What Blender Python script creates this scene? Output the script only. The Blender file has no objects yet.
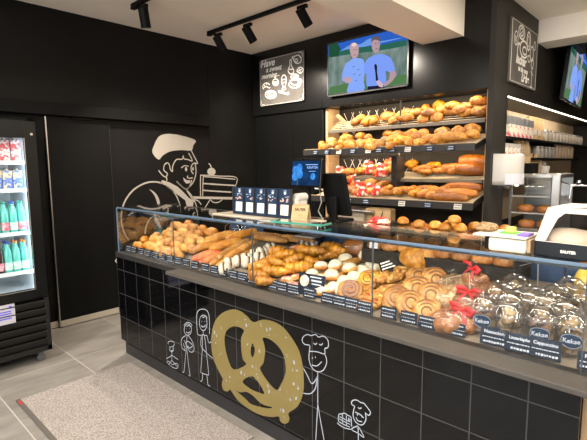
import bpy, bmesh, math, random
from mathutils import Vector, Matrix, Euler
random.seed(11)
R = math.radians
sc = bpy.context.scene
COL = sc.collection
DRAW = {
'pretzel': [[[1.537,0.728],[1.467,0.723],[1.367,0.679],[1.286,0.606],[1.246,0.506],[1.241,0.409],[1.272,0.327],[1.348,0.249],[1.353,0.252],[1.337,0.207],[1.353,0.173],[1.396,0.179],[1.422,0.2],[1.485,0.159],[1.579,0.14],[1.684,0.14],[1.784,0.165],[1.846,0.192],[1.855,0.17],[1.885,0.166],[1.917,0.186],[1.928,0.215],[1.921,0.242],[1.982,0.299],[2.019,0.365],[2.034,0.436],[2.03,0.528],[2.026,0.549],[2.003,0.616],[1.949,0.675],[1.887,0.716],[1.809,0.73],[1.727,0.72],[1.648,0.687],[1.597,0.71]],[[1.495,0.624],[1.564,0.617],[1.539,0.567],[1.537,0.493],[1.55,0.433],[1.576,0.41],[1.46,0.343],[1.405,0.401],[1.38,0.481],[1.386,0.548],[1.429,0.597]],[[1.64,0.558],[1.657,0.527],[1.647,0.488],[1.632,0.473],[1.621,0.496],[1.626,0.534]],[[1.725,0.614],[1.78,0.621],[1.846,0.6],[1.891,0.555],[1.903,0.491],[1.896,0.447],[1.862,0.382],[1.819,0.34],[1.701,0.416],[1.728,0.467],[1.744,0.542],[1.735,0.584]],[[1.541,0.295],[1.639,0.357],[1.731,0.289],[1.68,0.275],[1.606,0.273]],[[1.468,0.217],[1.511,0.215],[1.575,0.24],[1.628,0.238],[1.686,0.218],[1.736,0.216],[1.795,0.228],[1.764,0.209],[1.685,0.189],[1.611,0.179],[1.566,0.194]]],
'salt': [[1.279,0.532],[1.35,0.577],[1.299,0.515],[1.288,0.465],[1.507,0.658],[1.579,0.686],[1.611,0.67],[1.588,0.654],[1.713,0.687],[1.761,0.67],[1.788,0.681],[1.778,0.644],[1.824,0.654],[1.909,0.665],[1.595,0.54],[1.697,0.528],[1.914,0.565],[1.966,0.544],[1.956,0.499],[1.986,0.504],[1.319,0.392],[1.337,0.408],[1.633,0.417],[1.665,0.417],[1.532,0.348],[1.563,0.344],[1.422,0.283],[1.385,0.248],[1.42,0.254],[1.669,0.381],[1.68,0.363],[1.763,0.343],[1.771,0.313],[1.86,0.355],[1.962,0.423],[1.993,0.42],[1.911,0.36],[1.954,0.353],[1.936,0.325],[1.979,0.348],[1.862,0.239],[1.882,0.241],[1.888,0.207],[1.995,0.409]],
'child': [[[0.722,0.299],[0.717,0.313],[0.748,0.33],[0.79,0.336],[0.801,0.319],[0.77,0.295],[0.733,0.285]],[[0.789,0.282],[0.787,0.274],[0.78,0.266],[0.771,0.26],[0.761,0.255],[0.75,0.254],[0.742,0.255],[0.736,0.26],[0.734,0.267],[0.737,0.275],[0.744,0.282],[0.753,0.289],[0.764,0.294],[0.774,0.295],[0.782,0.293],[0.788,0.289],[0.789,0.282]],[[0.761,0.254],[0.759,0.19]],[[0.682,0.179],[0.733,0.208],[0.761,0.227],[0.8,0.224],[0.84,0.22]],[[0.759,0.19],[0.709,0.14]],[[0.759,0.19],[0.825,0.164]],[[0.686,0.159],[0.71,0.149],[0.746,0.14],[0.794,0.141],[0.83,0.156],[0.838,0.182],[0.803,0.181],[0.765,0.159],[0.73,0.169],[0.693,0.165]],[[0.75,0.276],[0.753,0.275]],[[0.772,0.282],[0.775,0.281]],[[0.749,0.264],[0.761,0.262],[0.777,0.272]]],
'boy': [[[1.022,0.485],[1.017,0.469],[1.007,0.453],[0.992,0.441],[0.975,0.433],[0.959,0.432],[0.945,0.437],[0.936,0.448],[0.934,0.463],[0.938,0.479],[0.949,0.495],[0.964,0.507],[0.981,0.515],[0.997,0.516],[1.011,0.51],[1.019,0.5],[1.022,0.485]],[[0.933,0.492],[0.962,0.518],[1.0,0.529],[1.029,0.518],[1.015,0.502],[0.994,0.507],[0.966,0.493]],[[0.958,0.453],[0.979,0.45],[1.005,0.468]],[[0.959,0.476],[0.962,0.473]],[[0.995,0.485],[0.997,0.482]],[[0.967,0.431],[0.958,0.38],[0.949,0.321]],[[0.95,0.425],[0.904,0.393],[0.89,0.353],[0.904,0.321],[0.935,0.314],[0.928,0.339],[0.918,0.361]],[[0.983,0.431],[1.02,0.411],[1.044,0.372],[1.036,0.338],[0.998,0.322],[0.956,0.347]],[[0.941,0.368],[0.972,0.389],[1.007,0.386],[1.028,0.372],[0.983,0.344],[0.951,0.354]],[[0.931,0.389],[0.951,0.357],[0.984,0.355]],[[0.949,0.321],[0.929,0.233],[0.91,0.153],[0.889,0.141]],[[0.96,0.321],[0.97,0.229],[0.984,0.149],[0.965,0.146]]],
'woman': [[[1.091,0.468],[1.085,0.548],[1.092,0.608],[1.119,0.642],[1.17,0.659],[1.211,0.653],[1.228,0.612],[1.225,0.506]],[[1.091,0.471],[1.112,0.469]],[[1.124,0.588],[1.142,0.607],[1.164,0.6],[1.185,0.62],[1.209,0.607]],[[1.202,0.576],[1.198,0.555],[1.188,0.536],[1.174,0.521],[1.157,0.513],[1.141,0.513],[1.127,0.521],[1.119,0.536],[1.117,0.555],[1.121,0.576],[1.131,0.596],[1.146,0.61],[1.163,0.618],[1.179,0.618],[1.192,0.61],[1.2,0.595],[1.202,0.576]],[[1.133,0.541],[1.158,0.536],[1.187,0.557]],[[1.143,0.574],[1.145,0.57]],[[1.178,0.582],[1.18,0.578]],[[1.157,0.513],[1.155,0.485]],[[1.112,0.467],[1.155,0.483],[1.198,0.488]],[[1.147,0.478],[1.136,0.359],[1.112,0.213]],[[1.17,0.484],[1.186,0.358],[1.203,0.227]],[[1.112,0.213],[1.158,0.215],[1.203,0.224]],[[1.198,0.488],[1.215,0.445],[1.25,0.47]],[[1.134,0.467],[1.126,0.402],[1.179,0.371],[1.251,0.352]],[[1.135,0.211],[1.125,0.163],[1.103,0.146]],[[1.181,0.216],[1.19,0.153],[1.212,0.152]]],
'chefman': [[[2.073,0.635],[2.075,0.666],[2.043,0.663],[2.024,0.677],[2.033,0.702],[2.061,0.72],[2.086,0.721],[2.114,0.734],[2.134,0.726],[2.161,0.738],[2.187,0.732],[2.197,0.711],[2.192,0.688],[2.174,0.677],[2.172,0.65],[2.124,0.647],[2.073,0.635]],[[2.1,0.687],[2.112,0.682],[2.124,0.693]],[[2.137,0.689],[2.151,0.69],[2.161,0.701]],[[2.073,0.635],[2.07,0.592],[2.085,0.558],[2.113,0.543],[2.142,0.548],[2.167,0.567],[2.184,0.602],[2.184,0.629],[2.172,0.65]],[[2.092,0.61],[2.094,0.602]],[[2.112,0.619],[2.113,0.611]],[[2.089,0.567],[2.123,0.573],[2.154,0.604]],[[2.128,0.541],[2.128,0.458],[2.128,0.374]],[[2.128,0.52],[2.09,0.467],[2.056,0.504],[2.024,0.539]],[[2.123,0.515],[2.113,0.453],[2.077,0.409],[2.017,0.391]],[[2.128,0.374],[2.121,0.272],[2.113,0.162]],[[2.128,0.374],[2.147,0.283],[2.171,0.187]]],
'smallchef': [[[2.355,0.447],[2.342,0.447],[2.335,0.456],[2.343,0.47],[2.358,0.479],[2.374,0.481],[2.387,0.477],[2.405,0.48],[2.417,0.472],[2.431,0.462],[2.441,0.452],[2.44,0.44],[2.431,0.431],[2.42,0.434],[2.413,0.437]],[[2.373,0.447],[2.382,0.445],[2.393,0.453]],[[2.355,0.447],[2.348,0.422],[2.346,0.395],[2.357,0.373],[2.379,0.365],[2.401,0.373],[2.415,0.397],[2.418,0.418],[2.414,0.433]],[[2.357,0.418],[2.375,0.418],[2.393,0.415],[2.407,0.408]],[[2.367,0.413],[2.372,0.407]],[[2.393,0.41],[2.402,0.409]],[[2.362,0.393],[2.374,0.381],[2.397,0.386]],[[2.375,0.356],[2.376,0.319],[2.377,0.282]],[[2.381,0.35],[2.408,0.313],[2.376,0.319],[2.337,0.323],[2.372,0.355]],[[2.252,0.321],[2.269,0.315],[2.296,0.313],[2.333,0.321]],[[2.262,0.37],[2.276,0.377],[2.296,0.388],[2.316,0.385],[2.334,0.381],[2.336,0.337]],[[2.262,0.37],[2.259,0.334],[2.289,0.329],[2.327,0.33]],[[2.266,0.358],[2.293,0.358],[2.33,0.357]],[[2.263,0.347],[2.289,0.345],[2.328,0.344]],[[2.282,0.378],[2.284,0.333]],[[2.306,0.38],[2.308,0.331]],[[2.323,0.377],[2.32,0.363],[2.333,0.369]]],
'mural_fill': [[[1.051,1.886],[1.096,1.926],[1.202,1.949],[1.365,1.937],[1.563,1.889],[1.531,1.827],[1.499,1.765],[1.357,1.766],[1.21,1.747],[1.111,1.699],[1.057,1.653],[0.984,1.733],[1.011,1.816]],[[1.434,1.542],[1.431,1.529],[1.424,1.52],[1.415,1.517],[1.407,1.52],[1.401,1.53],[1.4,1.543],[1.402,1.556],[1.409,1.565],[1.418,1.568],[1.426,1.565],[1.432,1.555]],[[1.527,1.545],[1.525,1.534],[1.52,1.526],[1.514,1.523],[1.508,1.526],[1.504,1.534],[1.503,1.545],[1.505,1.555],[1.51,1.563],[1.516,1.566],[1.522,1.563],[1.526,1.555]],[[1.371,1.445],[1.417,1.411],[1.478,1.406],[1.457,1.374],[1.415,1.369],[1.382,1.401]],[[1.091,1.422],[1.187,1.391],[1.294,1.336],[1.375,1.264],[1.439,1.198],[1.506,1.161],[1.496,1.078],[1.443,1.057],[1.406,1.102],[1.39,1.168],[1.308,1.23],[1.218,1.283],[1.15,1.35],[1.064,1.389]],[[1.851,1.505],[1.847,1.488],[1.835,1.473],[1.818,1.462],[1.797,1.457],[1.775,1.457],[1.755,1.464],[1.739,1.475],[1.728,1.49],[1.725,1.507],[1.73,1.523],[1.741,1.538],[1.758,1.549],[1.779,1.555],[1.801,1.554],[1.821,1.548],[1.837,1.537],[1.848,1.522]],[[1.473,1.214],[2.117,1.168],[2.116,1.136],[1.491,1.183]],[[0.924,1.323],[0.99,1.286],[1.038,1.214],[1.051,1.127],[1.039,1.057],[1.016,1.059],[1.02,1.129],[1.003,1.208],[0.972,1.272]],[[0.977,1.029],[1.012,0.973],[1.048,0.898],[1.046,0.862],[0.997,0.919],[0.974,0.976]],[[0.977,1.026],[0.906,0.967],[0.872,0.901],[0.859,0.829],[0.84,0.831],[0.856,0.91],[0.898,0.983]]],
'mural_line': [[[1.499,1.765],[1.535,1.7],[1.585,1.61],[1.545,1.618]],[[1.459,1.732],[1.49,1.687],[1.507,1.638],[1.446,1.657],[1.394,1.664],[1.384,1.702],[1.367,1.66],[1.297,1.658],[1.258,1.619],[1.234,1.568],[1.23,1.516],[1.204,1.543],[1.195,1.587],[1.177,1.616],[1.141,1.606],[1.12,1.569],[1.122,1.529],[1.163,1.494],[1.136,1.455],[1.092,1.483],[1.051,1.534]],[[1.15,1.455],[1.152,1.412]],[[1.351,1.558],[1.396,1.583],[1.454,1.576]],[[1.545,1.618],[1.512,1.602],[1.488,1.561],[1.494,1.512],[1.52,1.484]],[[1.545,1.618],[1.558,1.536],[1.546,1.454],[1.508,1.38],[1.455,1.328],[1.402,1.307],[1.338,1.349],[1.281,1.404]],[[1.442,1.464],[1.429,1.443],[1.46,1.433],[1.507,1.438]],[[1.089,1.383],[1.013,1.403],[0.895,1.397],[0.762,1.342],[0.663,1.25],[0.603,1.144],[0.581,1.028],[0.591,0.923],[0.617,0.838],[0.66,0.773]],[[1.15,1.35],[1.219,1.291],[1.271,1.228],[1.312,1.124],[1.321,1.026]],[[1.278,1.401],[1.332,1.351],[1.405,1.302],[1.461,1.338],[1.491,1.411]],[[0.659,1.047],[0.733,1.097]],[[0.727,1.135],[0.829,1.074],[0.977,1.029],[1.045,1.004]],[[1.405,1.302],[1.441,1.248],[1.515,1.144]],[[1.611,1.208],[1.621,1.443],[1.652,1.464],[1.914,1.448],[2.194,1.421],[2.155,1.287]],[[1.642,1.207],[1.661,1.434],[1.698,1.445],[1.935,1.424],[2.17,1.4]],[[1.658,1.363],[1.899,1.341],[2.156,1.319]],[[1.651,1.279],[1.864,1.256],[2.096,1.234]],[[1.789,1.55],[1.774,1.588],[1.746,1.61]],[[1.754,1.158],[1.666,1.052]],[[1.754,1.158],[1.795,1.124],[1.848,1.112],[1.902,1.121],[1.947,1.146]],[[1.52,1.172],[1.579,1.148],[1.617,1.101]],[[1.409,1.301],[1.483,1.22],[1.528,1.138],[1.555,1.06]]],
'tv': {"frame":[[0.239,2.915],[1.203,2.795],[1.24,2.35],[0.271,2.356]],"hills":[[0.234,2.804],[0.466,2.822],[0.68,2.812],[0.904,2.79],[1.093,2.79],[1.201,2.787],[1.207,2.731],[1.053,2.731],[0.839,2.739],[0.611,2.759],[0.239,2.778]],"tree":[[0.234,2.916],[0.354,2.914],[0.397,2.844],[0.367,2.768],[0.239,2.778]],"shirt1":[[0.516,2.69],[0.559,2.712],[0.635,2.705],[0.705,2.669],[0.718,2.546],[0.703,2.474],[0.709,2.36],[0.494,2.362],[0.513,2.47],[0.431,2.491],[0.423,2.569],[0.467,2.669]],"head1":[[0.534,2.867],[0.574,2.873],[0.622,2.851],[0.639,2.792],[0.63,2.738],[0.6,2.711],[0.564,2.717],[0.54,2.753],[0.522,2.813]],"arm1":[[0.444,2.528],[0.493,2.531],[0.554,2.503],[0.542,2.467],[0.469,2.47]],"shirt2":[[0.755,2.68],[0.807,2.695],[0.884,2.704],[0.97,2.68],[1.034,2.634],[1.082,2.521],[1.026,2.499],[0.973,2.519],[0.971,2.375],[0.759,2.382],[0.741,2.525],[0.707,2.539],[0.717,2.63]],"trou2":[[0.759,2.396],[0.954,2.386],[0.955,2.355],[0.759,2.364]],"head2":[[0.798,2.855],[0.826,2.886],[0.876,2.874],[0.903,2.835],[0.9,2.773],[0.879,2.726],[0.839,2.726],[0.808,2.771]],"hair2":[[0.793,2.838],[0.815,2.886],[0.859,2.888],[0.898,2.863],[0.908,2.807],[0.895,2.831],[0.837,2.856],[0.807,2.841]],"arm2":[[1.026,2.499],[1.078,2.512],[1.096,2.466],[1.049,2.41],[0.976,2.374],[0.954,2.395],[1.017,2.441]],"mic":[[0.837,2.593],[0.854,2.611],[0.872,2.583],[0.873,2.524],[0.888,2.431],[0.862,2.431],[0.851,2.524]],"hand":[[0.862,2.431],[0.899,2.439],[0.943,2.396],[0.944,2.366],[0.9,2.378]]},
'board': [[[-0.591,2.617],[-0.597,2.6],[-0.612,2.588],[-0.633,2.583],[-0.657,2.586],[-0.678,2.597],[-0.692,2.612],[-0.697,2.631],[-0.692,2.647],[-0.677,2.659],[-0.655,2.664],[-0.631,2.661],[-0.61,2.65],[-0.596,2.635],[-0.591,2.617]],[[-0.692,2.63],[-0.596,2.625]],[[-0.687,2.611],[-0.599,2.603]],[[-0.874,2.566],[-0.88,2.577],[-0.883,2.589],[-0.882,2.601],[-0.878,2.611],[-0.87,2.621],[-0.86,2.628],[-0.847,2.634],[-0.833,2.636],[-0.817,2.637],[-0.802,2.634],[-0.787,2.629],[-0.774,2.622],[-0.762,2.613],[-0.753,2.603]],[[-0.878,2.564],[-0.858,2.584],[-0.813,2.59],[-0.767,2.569],[-0.742,2.574]],[[-0.863,2.618],[-0.835,2.596]],[[-0.807,2.634],[-0.807,2.608]],[[-0.636,2.471],[-0.646,2.451],[-0.674,2.437],[-0.714,2.432],[-0.759,2.436],[-0.8,2.45],[-0.828,2.471],[-0.838,2.494],[-0.827,2.515],[-0.798,2.529],[-0.757,2.534],[-0.712,2.528],[-0.673,2.514],[-0.646,2.494],[-0.636,2.471]],[[-0.668,2.479],[-0.675,2.468],[-0.694,2.46],[-0.721,2.458],[-0.751,2.461],[-0.779,2.469],[-0.798,2.481],[-0.804,2.494],[-0.797,2.505],[-0.778,2.513],[-0.75,2.515],[-0.72,2.511],[-0.693,2.503],[-0.675,2.491],[-0.668,2.479]],[[-0.796,2.508],[-0.687,2.468]],[[-0.538,2.658],[-0.512,2.69],[-0.481,2.686],[-0.456,2.647],[-0.462,2.595],[-0.475,2.552],[-0.471,2.516],[-0.527,2.522],[-0.514,2.557],[-0.534,2.604],[-0.538,2.658]],[[-0.533,2.64],[-0.456,2.635]],[[-0.529,2.603],[-0.462,2.6]],[[-0.519,2.548],[-0.473,2.544]],[[-0.598,2.509],[-0.567,2.509],[-0.515,2.485],[-0.433,2.461],[-0.426,2.475],[-0.418,2.456],[-0.444,2.452],[-0.515,2.474],[-0.572,2.488],[-0.598,2.509]],[[-0.248,2.636],[-0.254,2.624],[-0.272,2.615],[-0.298,2.613],[-0.326,2.616],[-0.352,2.626],[-0.369,2.639],[-0.376,2.654],[-0.369,2.667],[-0.351,2.675],[-0.325,2.678],[-0.297,2.674],[-0.272,2.664],[-0.254,2.651],[-0.248,2.636]],[[-0.224,2.59],[-0.227,2.579],[-0.233,2.569],[-0.243,2.56],[-0.256,2.554],[-0.271,2.549],[-0.289,2.548],[-0.308,2.549],[-0.326,2.552],[-0.344,2.558],[-0.36,2.567],[-0.373,2.577],[-0.383,2.588],[-0.389,2.6],[-0.391,2.612]],[[-0.391,2.612],[-0.224,2.597]],[[-0.198,2.578],[-0.201,2.568],[-0.209,2.561],[-0.221,2.557],[-0.234,2.559],[-0.245,2.565],[-0.253,2.575],[-0.256,2.586],[-0.253,2.596],[-0.245,2.603],[-0.233,2.606],[-0.22,2.604],[-0.209,2.598],[-0.201,2.589],[-0.198,2.578]],[[-0.22,2.552],[-0.223,2.541],[-0.23,2.532],[-0.241,2.524],[-0.257,2.518],[-0.275,2.515],[-0.296,2.513],[-0.318,2.515],[-0.34,2.519],[-0.361,2.525],[-0.379,2.533],[-0.395,2.543],[-0.407,2.554],[-0.414,2.565],[-0.417,2.577]],[[-0.417,2.577],[-0.386,2.594]],[[-0.272,2.638],[-0.276,2.632],[-0.285,2.629],[-0.299,2.628],[-0.314,2.63],[-0.328,2.635],[-0.338,2.641],[-0.341,2.647],[-0.337,2.653],[-0.328,2.657],[-0.314,2.657],[-0.299,2.655],[-0.285,2.651],[-0.276,2.645],[-0.272,2.638]],[[-0.203,2.832],[-0.209,2.812],[-0.227,2.799],[-0.252,2.793],[-0.28,2.798],[-0.305,2.811],[-0.323,2.83],[-0.329,2.852],[-0.322,2.872],[-0.304,2.886],[-0.279,2.891],[-0.251,2.887],[-0.226,2.873],[-0.209,2.854],[-0.203,2.832]],[[-0.261,2.828],[-0.263,2.821],[-0.27,2.816],[-0.28,2.814],[-0.29,2.816],[-0.3,2.821],[-0.307,2.828],[-0.309,2.836],[-0.307,2.843],[-0.3,2.848],[-0.29,2.849],[-0.279,2.847],[-0.27,2.843],[-0.263,2.836],[-0.261,2.828]],[[-0.329,2.856],[-0.358,2.878],[-0.328,2.89]],[[-0.236,2.88],[-0.213,2.846]],[[-0.391,2.788],[-0.393,2.849],[-0.368,2.85],[-0.364,2.783],[-0.33,2.726],[-0.34,2.693],[-0.385,2.689],[-0.42,2.722],[-0.419,2.748],[-0.391,2.788]],[[-0.409,2.747],[-0.345,2.737]],[[-0.281,2.71],[-0.233,2.746],[-0.171,2.711],[-0.219,2.672],[-0.281,2.71]],[[-0.262,2.707],[-0.195,2.715]],[[-0.238,2.733],[-0.219,2.682]]]}
ITEMS = {
'rolls': [[-0.01,0.205],[0.123,0.12],[0.145,0.255],[0.206,0.344],[0.305,0.255],[0.314,0.141],[0.351,0.19],[0.511,0.141],[0.627,0.168],[0.463,0.289],[0.662,0.213],[0.259,0.466],[0.399,0.451],[0.475,0.375],[0.595,0.306],[0.347,0.402],[0.551,0.413]],
'white': [[1.297,0.096],[1.247,0.157],[1.281,0.213],[1.305,0.259],[1.309,0.339],[1.339,0.374],[1.349,0.445]],
'croissant': [[1.616,0.167],[1.68,0.082],[1.606,0.251],[1.702,0.199],[1.515,0.327],[1.698,0.338],[1.777,0.282],[1.704,0.27],[1.784,0.367],[1.804,0.469],[1.83,0.5],[1.729,0.455]],
'berry': [[1.42,0.379],[1.507,0.421],[1.435,0.464],[1.582,0.458],[1.622,0.484],[1.772,0.158],[1.481,0.251]],
'sugar': [[1.874,0.256],[1.972,0.221],[1.987,0.297],[1.881,0.344],[2.099,0.175],[2.106,0.252],[2.066,0.126],[2.123,0.317],[2.122,0.398],[2.132,0.476],[2.17,0.456],[2.029,0.396],[1.995,0.387],[2.154,0.179]],
'swirl': [[2.22,0.263],[2.214,0.163]],
'danish': [[2.267,0.3],[2.362,0.25],[2.314,0.187],[2.367,0.193],[2.372,0.137],[2.358,0.299],[2.417,0.305],[2.248,0.466],[2.397,0.369],[2.472,0.442]],
'puff': [[2.418,0.441]],
'snail': [[2.458,0.204],[2.498,0.247],[2.544,0.25],[2.504,0.373],[2.531,0.205],[2.536,0.363],[2.517,0.465]],
'bag': [[2.726,0.465],[2.639,0.407],[2.626,0.508],[2.648,0.303],[2.759,0.302],[2.75,0.128],[2.798,0.157],[2.795,0.379],[2.727,0.608]],
'cups': [[2.88,0.138],[2.978,0.117],[2.895,0.248],[2.933,0.332],[3.014,0.259],[2.957,0.213],[3.085,0.136],[3.064,0.243],[3.095,0.297],[3.148,0.228],[3.184,0.138],[3.122,0.377],[3.175,0.331]],
't1': [[0.536,2.627],[0.62,2.554],[0.703,2.599],[0.867,2.625],[1.003,2.602],[1.019,2.644],[1.094,2.666],[1.193,2.634],[1.273,2.678],[1.327,2.57],[1.472,2.575],[1.426,2.701],[1.576,2.613],[1.66,2.595],[1.708,2.667],[1.759,2.574],[1.808,2.645],[1.879,2.554],[1.934,2.584],[1.897,2.684]],
't2': [[0.314,2.13],[0.411,2.175],[0.529,2.116],[0.668,2.138],[0.791,2.147],[0.829,2.212],[0.942,2.108],[1.016,2.145],[1.126,2.232],[1.226,2.208],[1.169,2.11],[1.366,2.135],[1.253,2.363],[1.378,2.349],[1.358,2.258],[1.457,2.141],[1.498,2.213],[1.597,2.147],[1.66,2.169],[1.698,2.253],[1.866,2.309],[1.998,2.265],[2.056,2.243]],
't3': [[0.602,2.584],[0.787,2.627],[0.844,2.556],[0.914,2.627],[0.92,2.686],[1.151,2.671],[1.269,2.603],[1.361,2.576],[1.399,2.642],[1.528,2.603],[1.669,2.594],[1.788,2.664],[1.901,2.585],[1.912,2.673]],
't4': [[0.644,2.318],[0.768,2.188],[0.48,2.435],[0.764,2.393],[0.943,2.35],[1.065,2.227],[1.225,2.253],[1.398,2.233],[1.485,2.238],[1.577,2.229],[1.636,2.293]],
'tags': [[0.026,0.914],[0.144,0.912],[0.257,0.91],[0.366,0.908],[0.47,0.906],[0.569,0.905],[0.679,0.905],[0.783,0.905],[0.883,0.898],[0.99,0.9],[1.104,0.904],[1.202,0.906],[1.295,0.907],[1.393,0.904],[1.478,0.906],[1.568,0.903],[1.663,0.908],[1.745,0.911],[1.816,0.918],[1.899,0.916],[2.013,0.932],[2.14,0.92],[2.208,0.924],[2.283,0.925],[2.359,0.928],[2.487,0.925],[2.585,0.927],[2.673,0.921],[2.793,0.927],[2.942,0.92],[3.013,0.92],[3.118,0.923],[3.204,0.951],[3.234,0.946]],
'cards_up': [[0.232,1.699],[0.395,1.701],[0.559,1.702],[0.741,1.697],[0.932,1.703],[1.056,1.704],[1.203,1.7],[1.374,1.705],[1.596,1.712],[1.793,1.71]],
'cards_lo': [[0.694,1.206],[0.909,1.19],[1.322,1.215],[1.591,1.2],[1.874,1.206]]}

# ---------------------------------------------------------------- materials
def new_mat(name):
    m = bpy.data.materials.new(name); m.use_nodes = True
    nt = m.node_tree; nt.nodes.clear()
    out = nt.nodes.new('ShaderNodeOutputMaterial')
    return m, nt, out
def N(nt, t, **kw):
    n = nt.nodes.new(t)
    for k, v in kw.items():
        if k in n.inputs: n.inputs[k].default_value = v
        else: setattr(n, k, v)
    return n
def rgb(c): return (c[0], c[1], c[2], 1)
def pbr(name, col, rough=.5, metal=0, col2=None, scale=20, bump=0, bscale=None, spec=.5, emit=None, es=0, trans=0, coat=0, detail=3, stretch=None, coords='Object', lo=.35, hi=.65):
    m, nt, out = new_mat(name)
    b = N(nt, 'ShaderNodeBsdfPrincipled')
    b.inputs['Base Color'].default_value = rgb(col)
    b.inputs['Roughness'].default_value = rough
    b.inputs['Metallic'].default_value = metal
    b.inputs['Specular IOR Level'].default_value = spec
    b.inputs['Transmission Weight'].default_value = trans
    b.inputs['Coat Weight'].default_value = coat
    if emit: b.inputs['Emission Color'].default_value = rgb(emit); b.inputs['Emission Strength'].default_value = es
    nt.links.new(b.outputs[0], out.inputs[0])
    if col2 or bump:
        tc = N(nt, 'ShaderNodeTexCoord'); mp = N(nt, 'ShaderNodeMapping')
        if stretch: mp.inputs['Scale'].default_value = stretch
        nt.links.new(tc.outputs[coords], mp.inputs[0])
        no = N(nt, 'ShaderNodeTexNoise', Scale=scale, Detail=detail)
        nt.links.new(mp.outputs[0], no.inputs['Vector'])
        if col2:
            cr = N(nt, 'ShaderNodeValToRGB')
            cr.color_ramp.elements[0].position = lo; cr.color_ramp.elements[1].position = hi
            cr.color_ramp.elements[0].color = rgb(col); cr.color_ramp.elements[1].color = rgb(col2)
            nt.links.new(no.outputs[0], cr.inputs[0]); nt.links.new(cr.outputs[0], b.inputs['Base Color'])
        if bump:
            n2 = no
            if bscale:
                n2 = N(nt, 'ShaderNodeTexNoise', Scale=bscale, Detail=3); nt.links.new(mp.outputs[0], n2.inputs['Vector'])
            bp = N(nt, 'ShaderNodeBump', Strength=bump, Distance=.005)
            nt.links.new(n2.outputs[0], bp.inputs['Height']); nt.links.new(bp.outputs[0], b.inputs['Normal'])
    return m
def crust(name, col, dark, dust=None, scale=16, rough=.45, dustpos=.55):
    """baked crust: colour varies per object, browner in noise patches; optional white dusting that lies on the upper side (object space)"""
    m, nt, out = new_mat(name)
    b = N(nt, 'ShaderNodeBsdfPrincipled', Roughness=rough)
    nt.links.new(b.outputs[0], out.inputs[0])
    tc = N(nt, 'ShaderNodeTexCoord'); oi = N(nt, 'ShaderNodeObjectInfo')
    add = N(nt, 'ShaderNodeVectorMath', operation='ADD'); nt.links.new(tc.outputs['Object'], add.inputs[0]); nt.links.new(oi.outputs['Random'], add.inputs[1])
    no = N(nt, 'ShaderNodeTexNoise', Scale=scale, Detail=4); nt.links.new(add.outputs[0], no.inputs['Vector'])
    cr = N(nt, 'ShaderNodeValToRGB'); cr.color_ramp.elements[0].position = .38; cr.color_ramp.elements[1].position = .64
    cr.color_ramp.elements[0].color = rgb(dark); cr.color_ramp.elements[1].color = rgb(col)
    nt.links.new(no.outputs[0], cr.inputs[0])
    hv = N(nt, 'ShaderNodeHueSaturation'); mr = N(nt, 'ShaderNodeMapRange'); mr.inputs['To Min'].default_value = .64; mr.inputs['To Max'].default_value = 1.04
    nt.links.new(oi.outputs['Random'], mr.inputs[0]); hv.inputs['Saturation'].default_value = 1.1; nt.links.new(mr.outputs[0], hv.inputs['Value']); nt.links.new(cr.outputs[0], hv.inputs['Color'])
    last = hv.outputs[0]
    ns = N(nt, 'ShaderNodeTexNoise', Scale=scale * 3.3, Detail=5, Roughness=.7); nt.links.new(add.outputs[0], ns.inputs['Vector'])
    cs = N(nt, 'ShaderNodeValToRGB'); cs.color_ramp.elements[0].position = .36; cs.color_ramp.elements[1].position = .56
    cs.color_ramp.elements[0].color = (.66, .54, .44, 1); cs.color_ramp.elements[1].color = (1, 1, 1, 1); nt.links.new(ns.outputs[0], cs.inputs[0])
    mu = N(nt, 'ShaderNodeMix', data_type='RGBA', blend_type='MULTIPLY'); mu.inputs[0].default_value = 1
    nt.links.new(last, mu.inputs[6]); nt.links.new(cs.outputs[0], mu.inputs[7]); last = mu.outputs[2]
    if dust:
        sx = N(nt, 'ShaderNodeSeparateXYZ'); nt.links.new(tc.outputs['Generated'], sx.inputs[0])
        n3 = N(nt, 'ShaderNodeTexNoise', Scale=30, Detail=4); nt.links.new(add.outputs[0], n3.inputs['Vector'])
        ma = N(nt, 'ShaderNodeMath', operation='MULTIPLY_ADD'); ma.inputs[1].default_value = .5
        nt.links.new(n3.outputs[0], ma.inputs[0]); nt.links.new(sx.outputs[2], ma.inputs[2])
        c2 = N(nt, 'ShaderNodeValToRGB'); c2.color_ramp.elements[0].position = dustpos; c2.color_ramp.elements[1].position = dustpos + .25
        nt.links.new(ma.outputs[0], c2.inputs[0])
        mx = N(nt, 'ShaderNodeMix', data_type='RGBA'); nt.links.new(c2.outputs[0], mx.inputs[0]); nt.links.new(last, mx.inputs[6]); mx.inputs[7].default_value = rgb(dust)
        last = mx.outputs[2]
    nt.links.new(last, b.inputs['Base Color'])
    n2 = N(nt, 'ShaderNodeTexNoise', Scale=75, Detail=5, Roughness=.7); nt.links.new(add.outputs[0], n2.inputs['Vector'])
    bp = N(nt, 'ShaderNodeBump', Strength=.6, Distance=.006); nt.links.new(n2.outputs[0], bp.inputs['Height']); nt.links.new(bp.outputs[0], b.inputs['Normal'])
    return m
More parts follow.
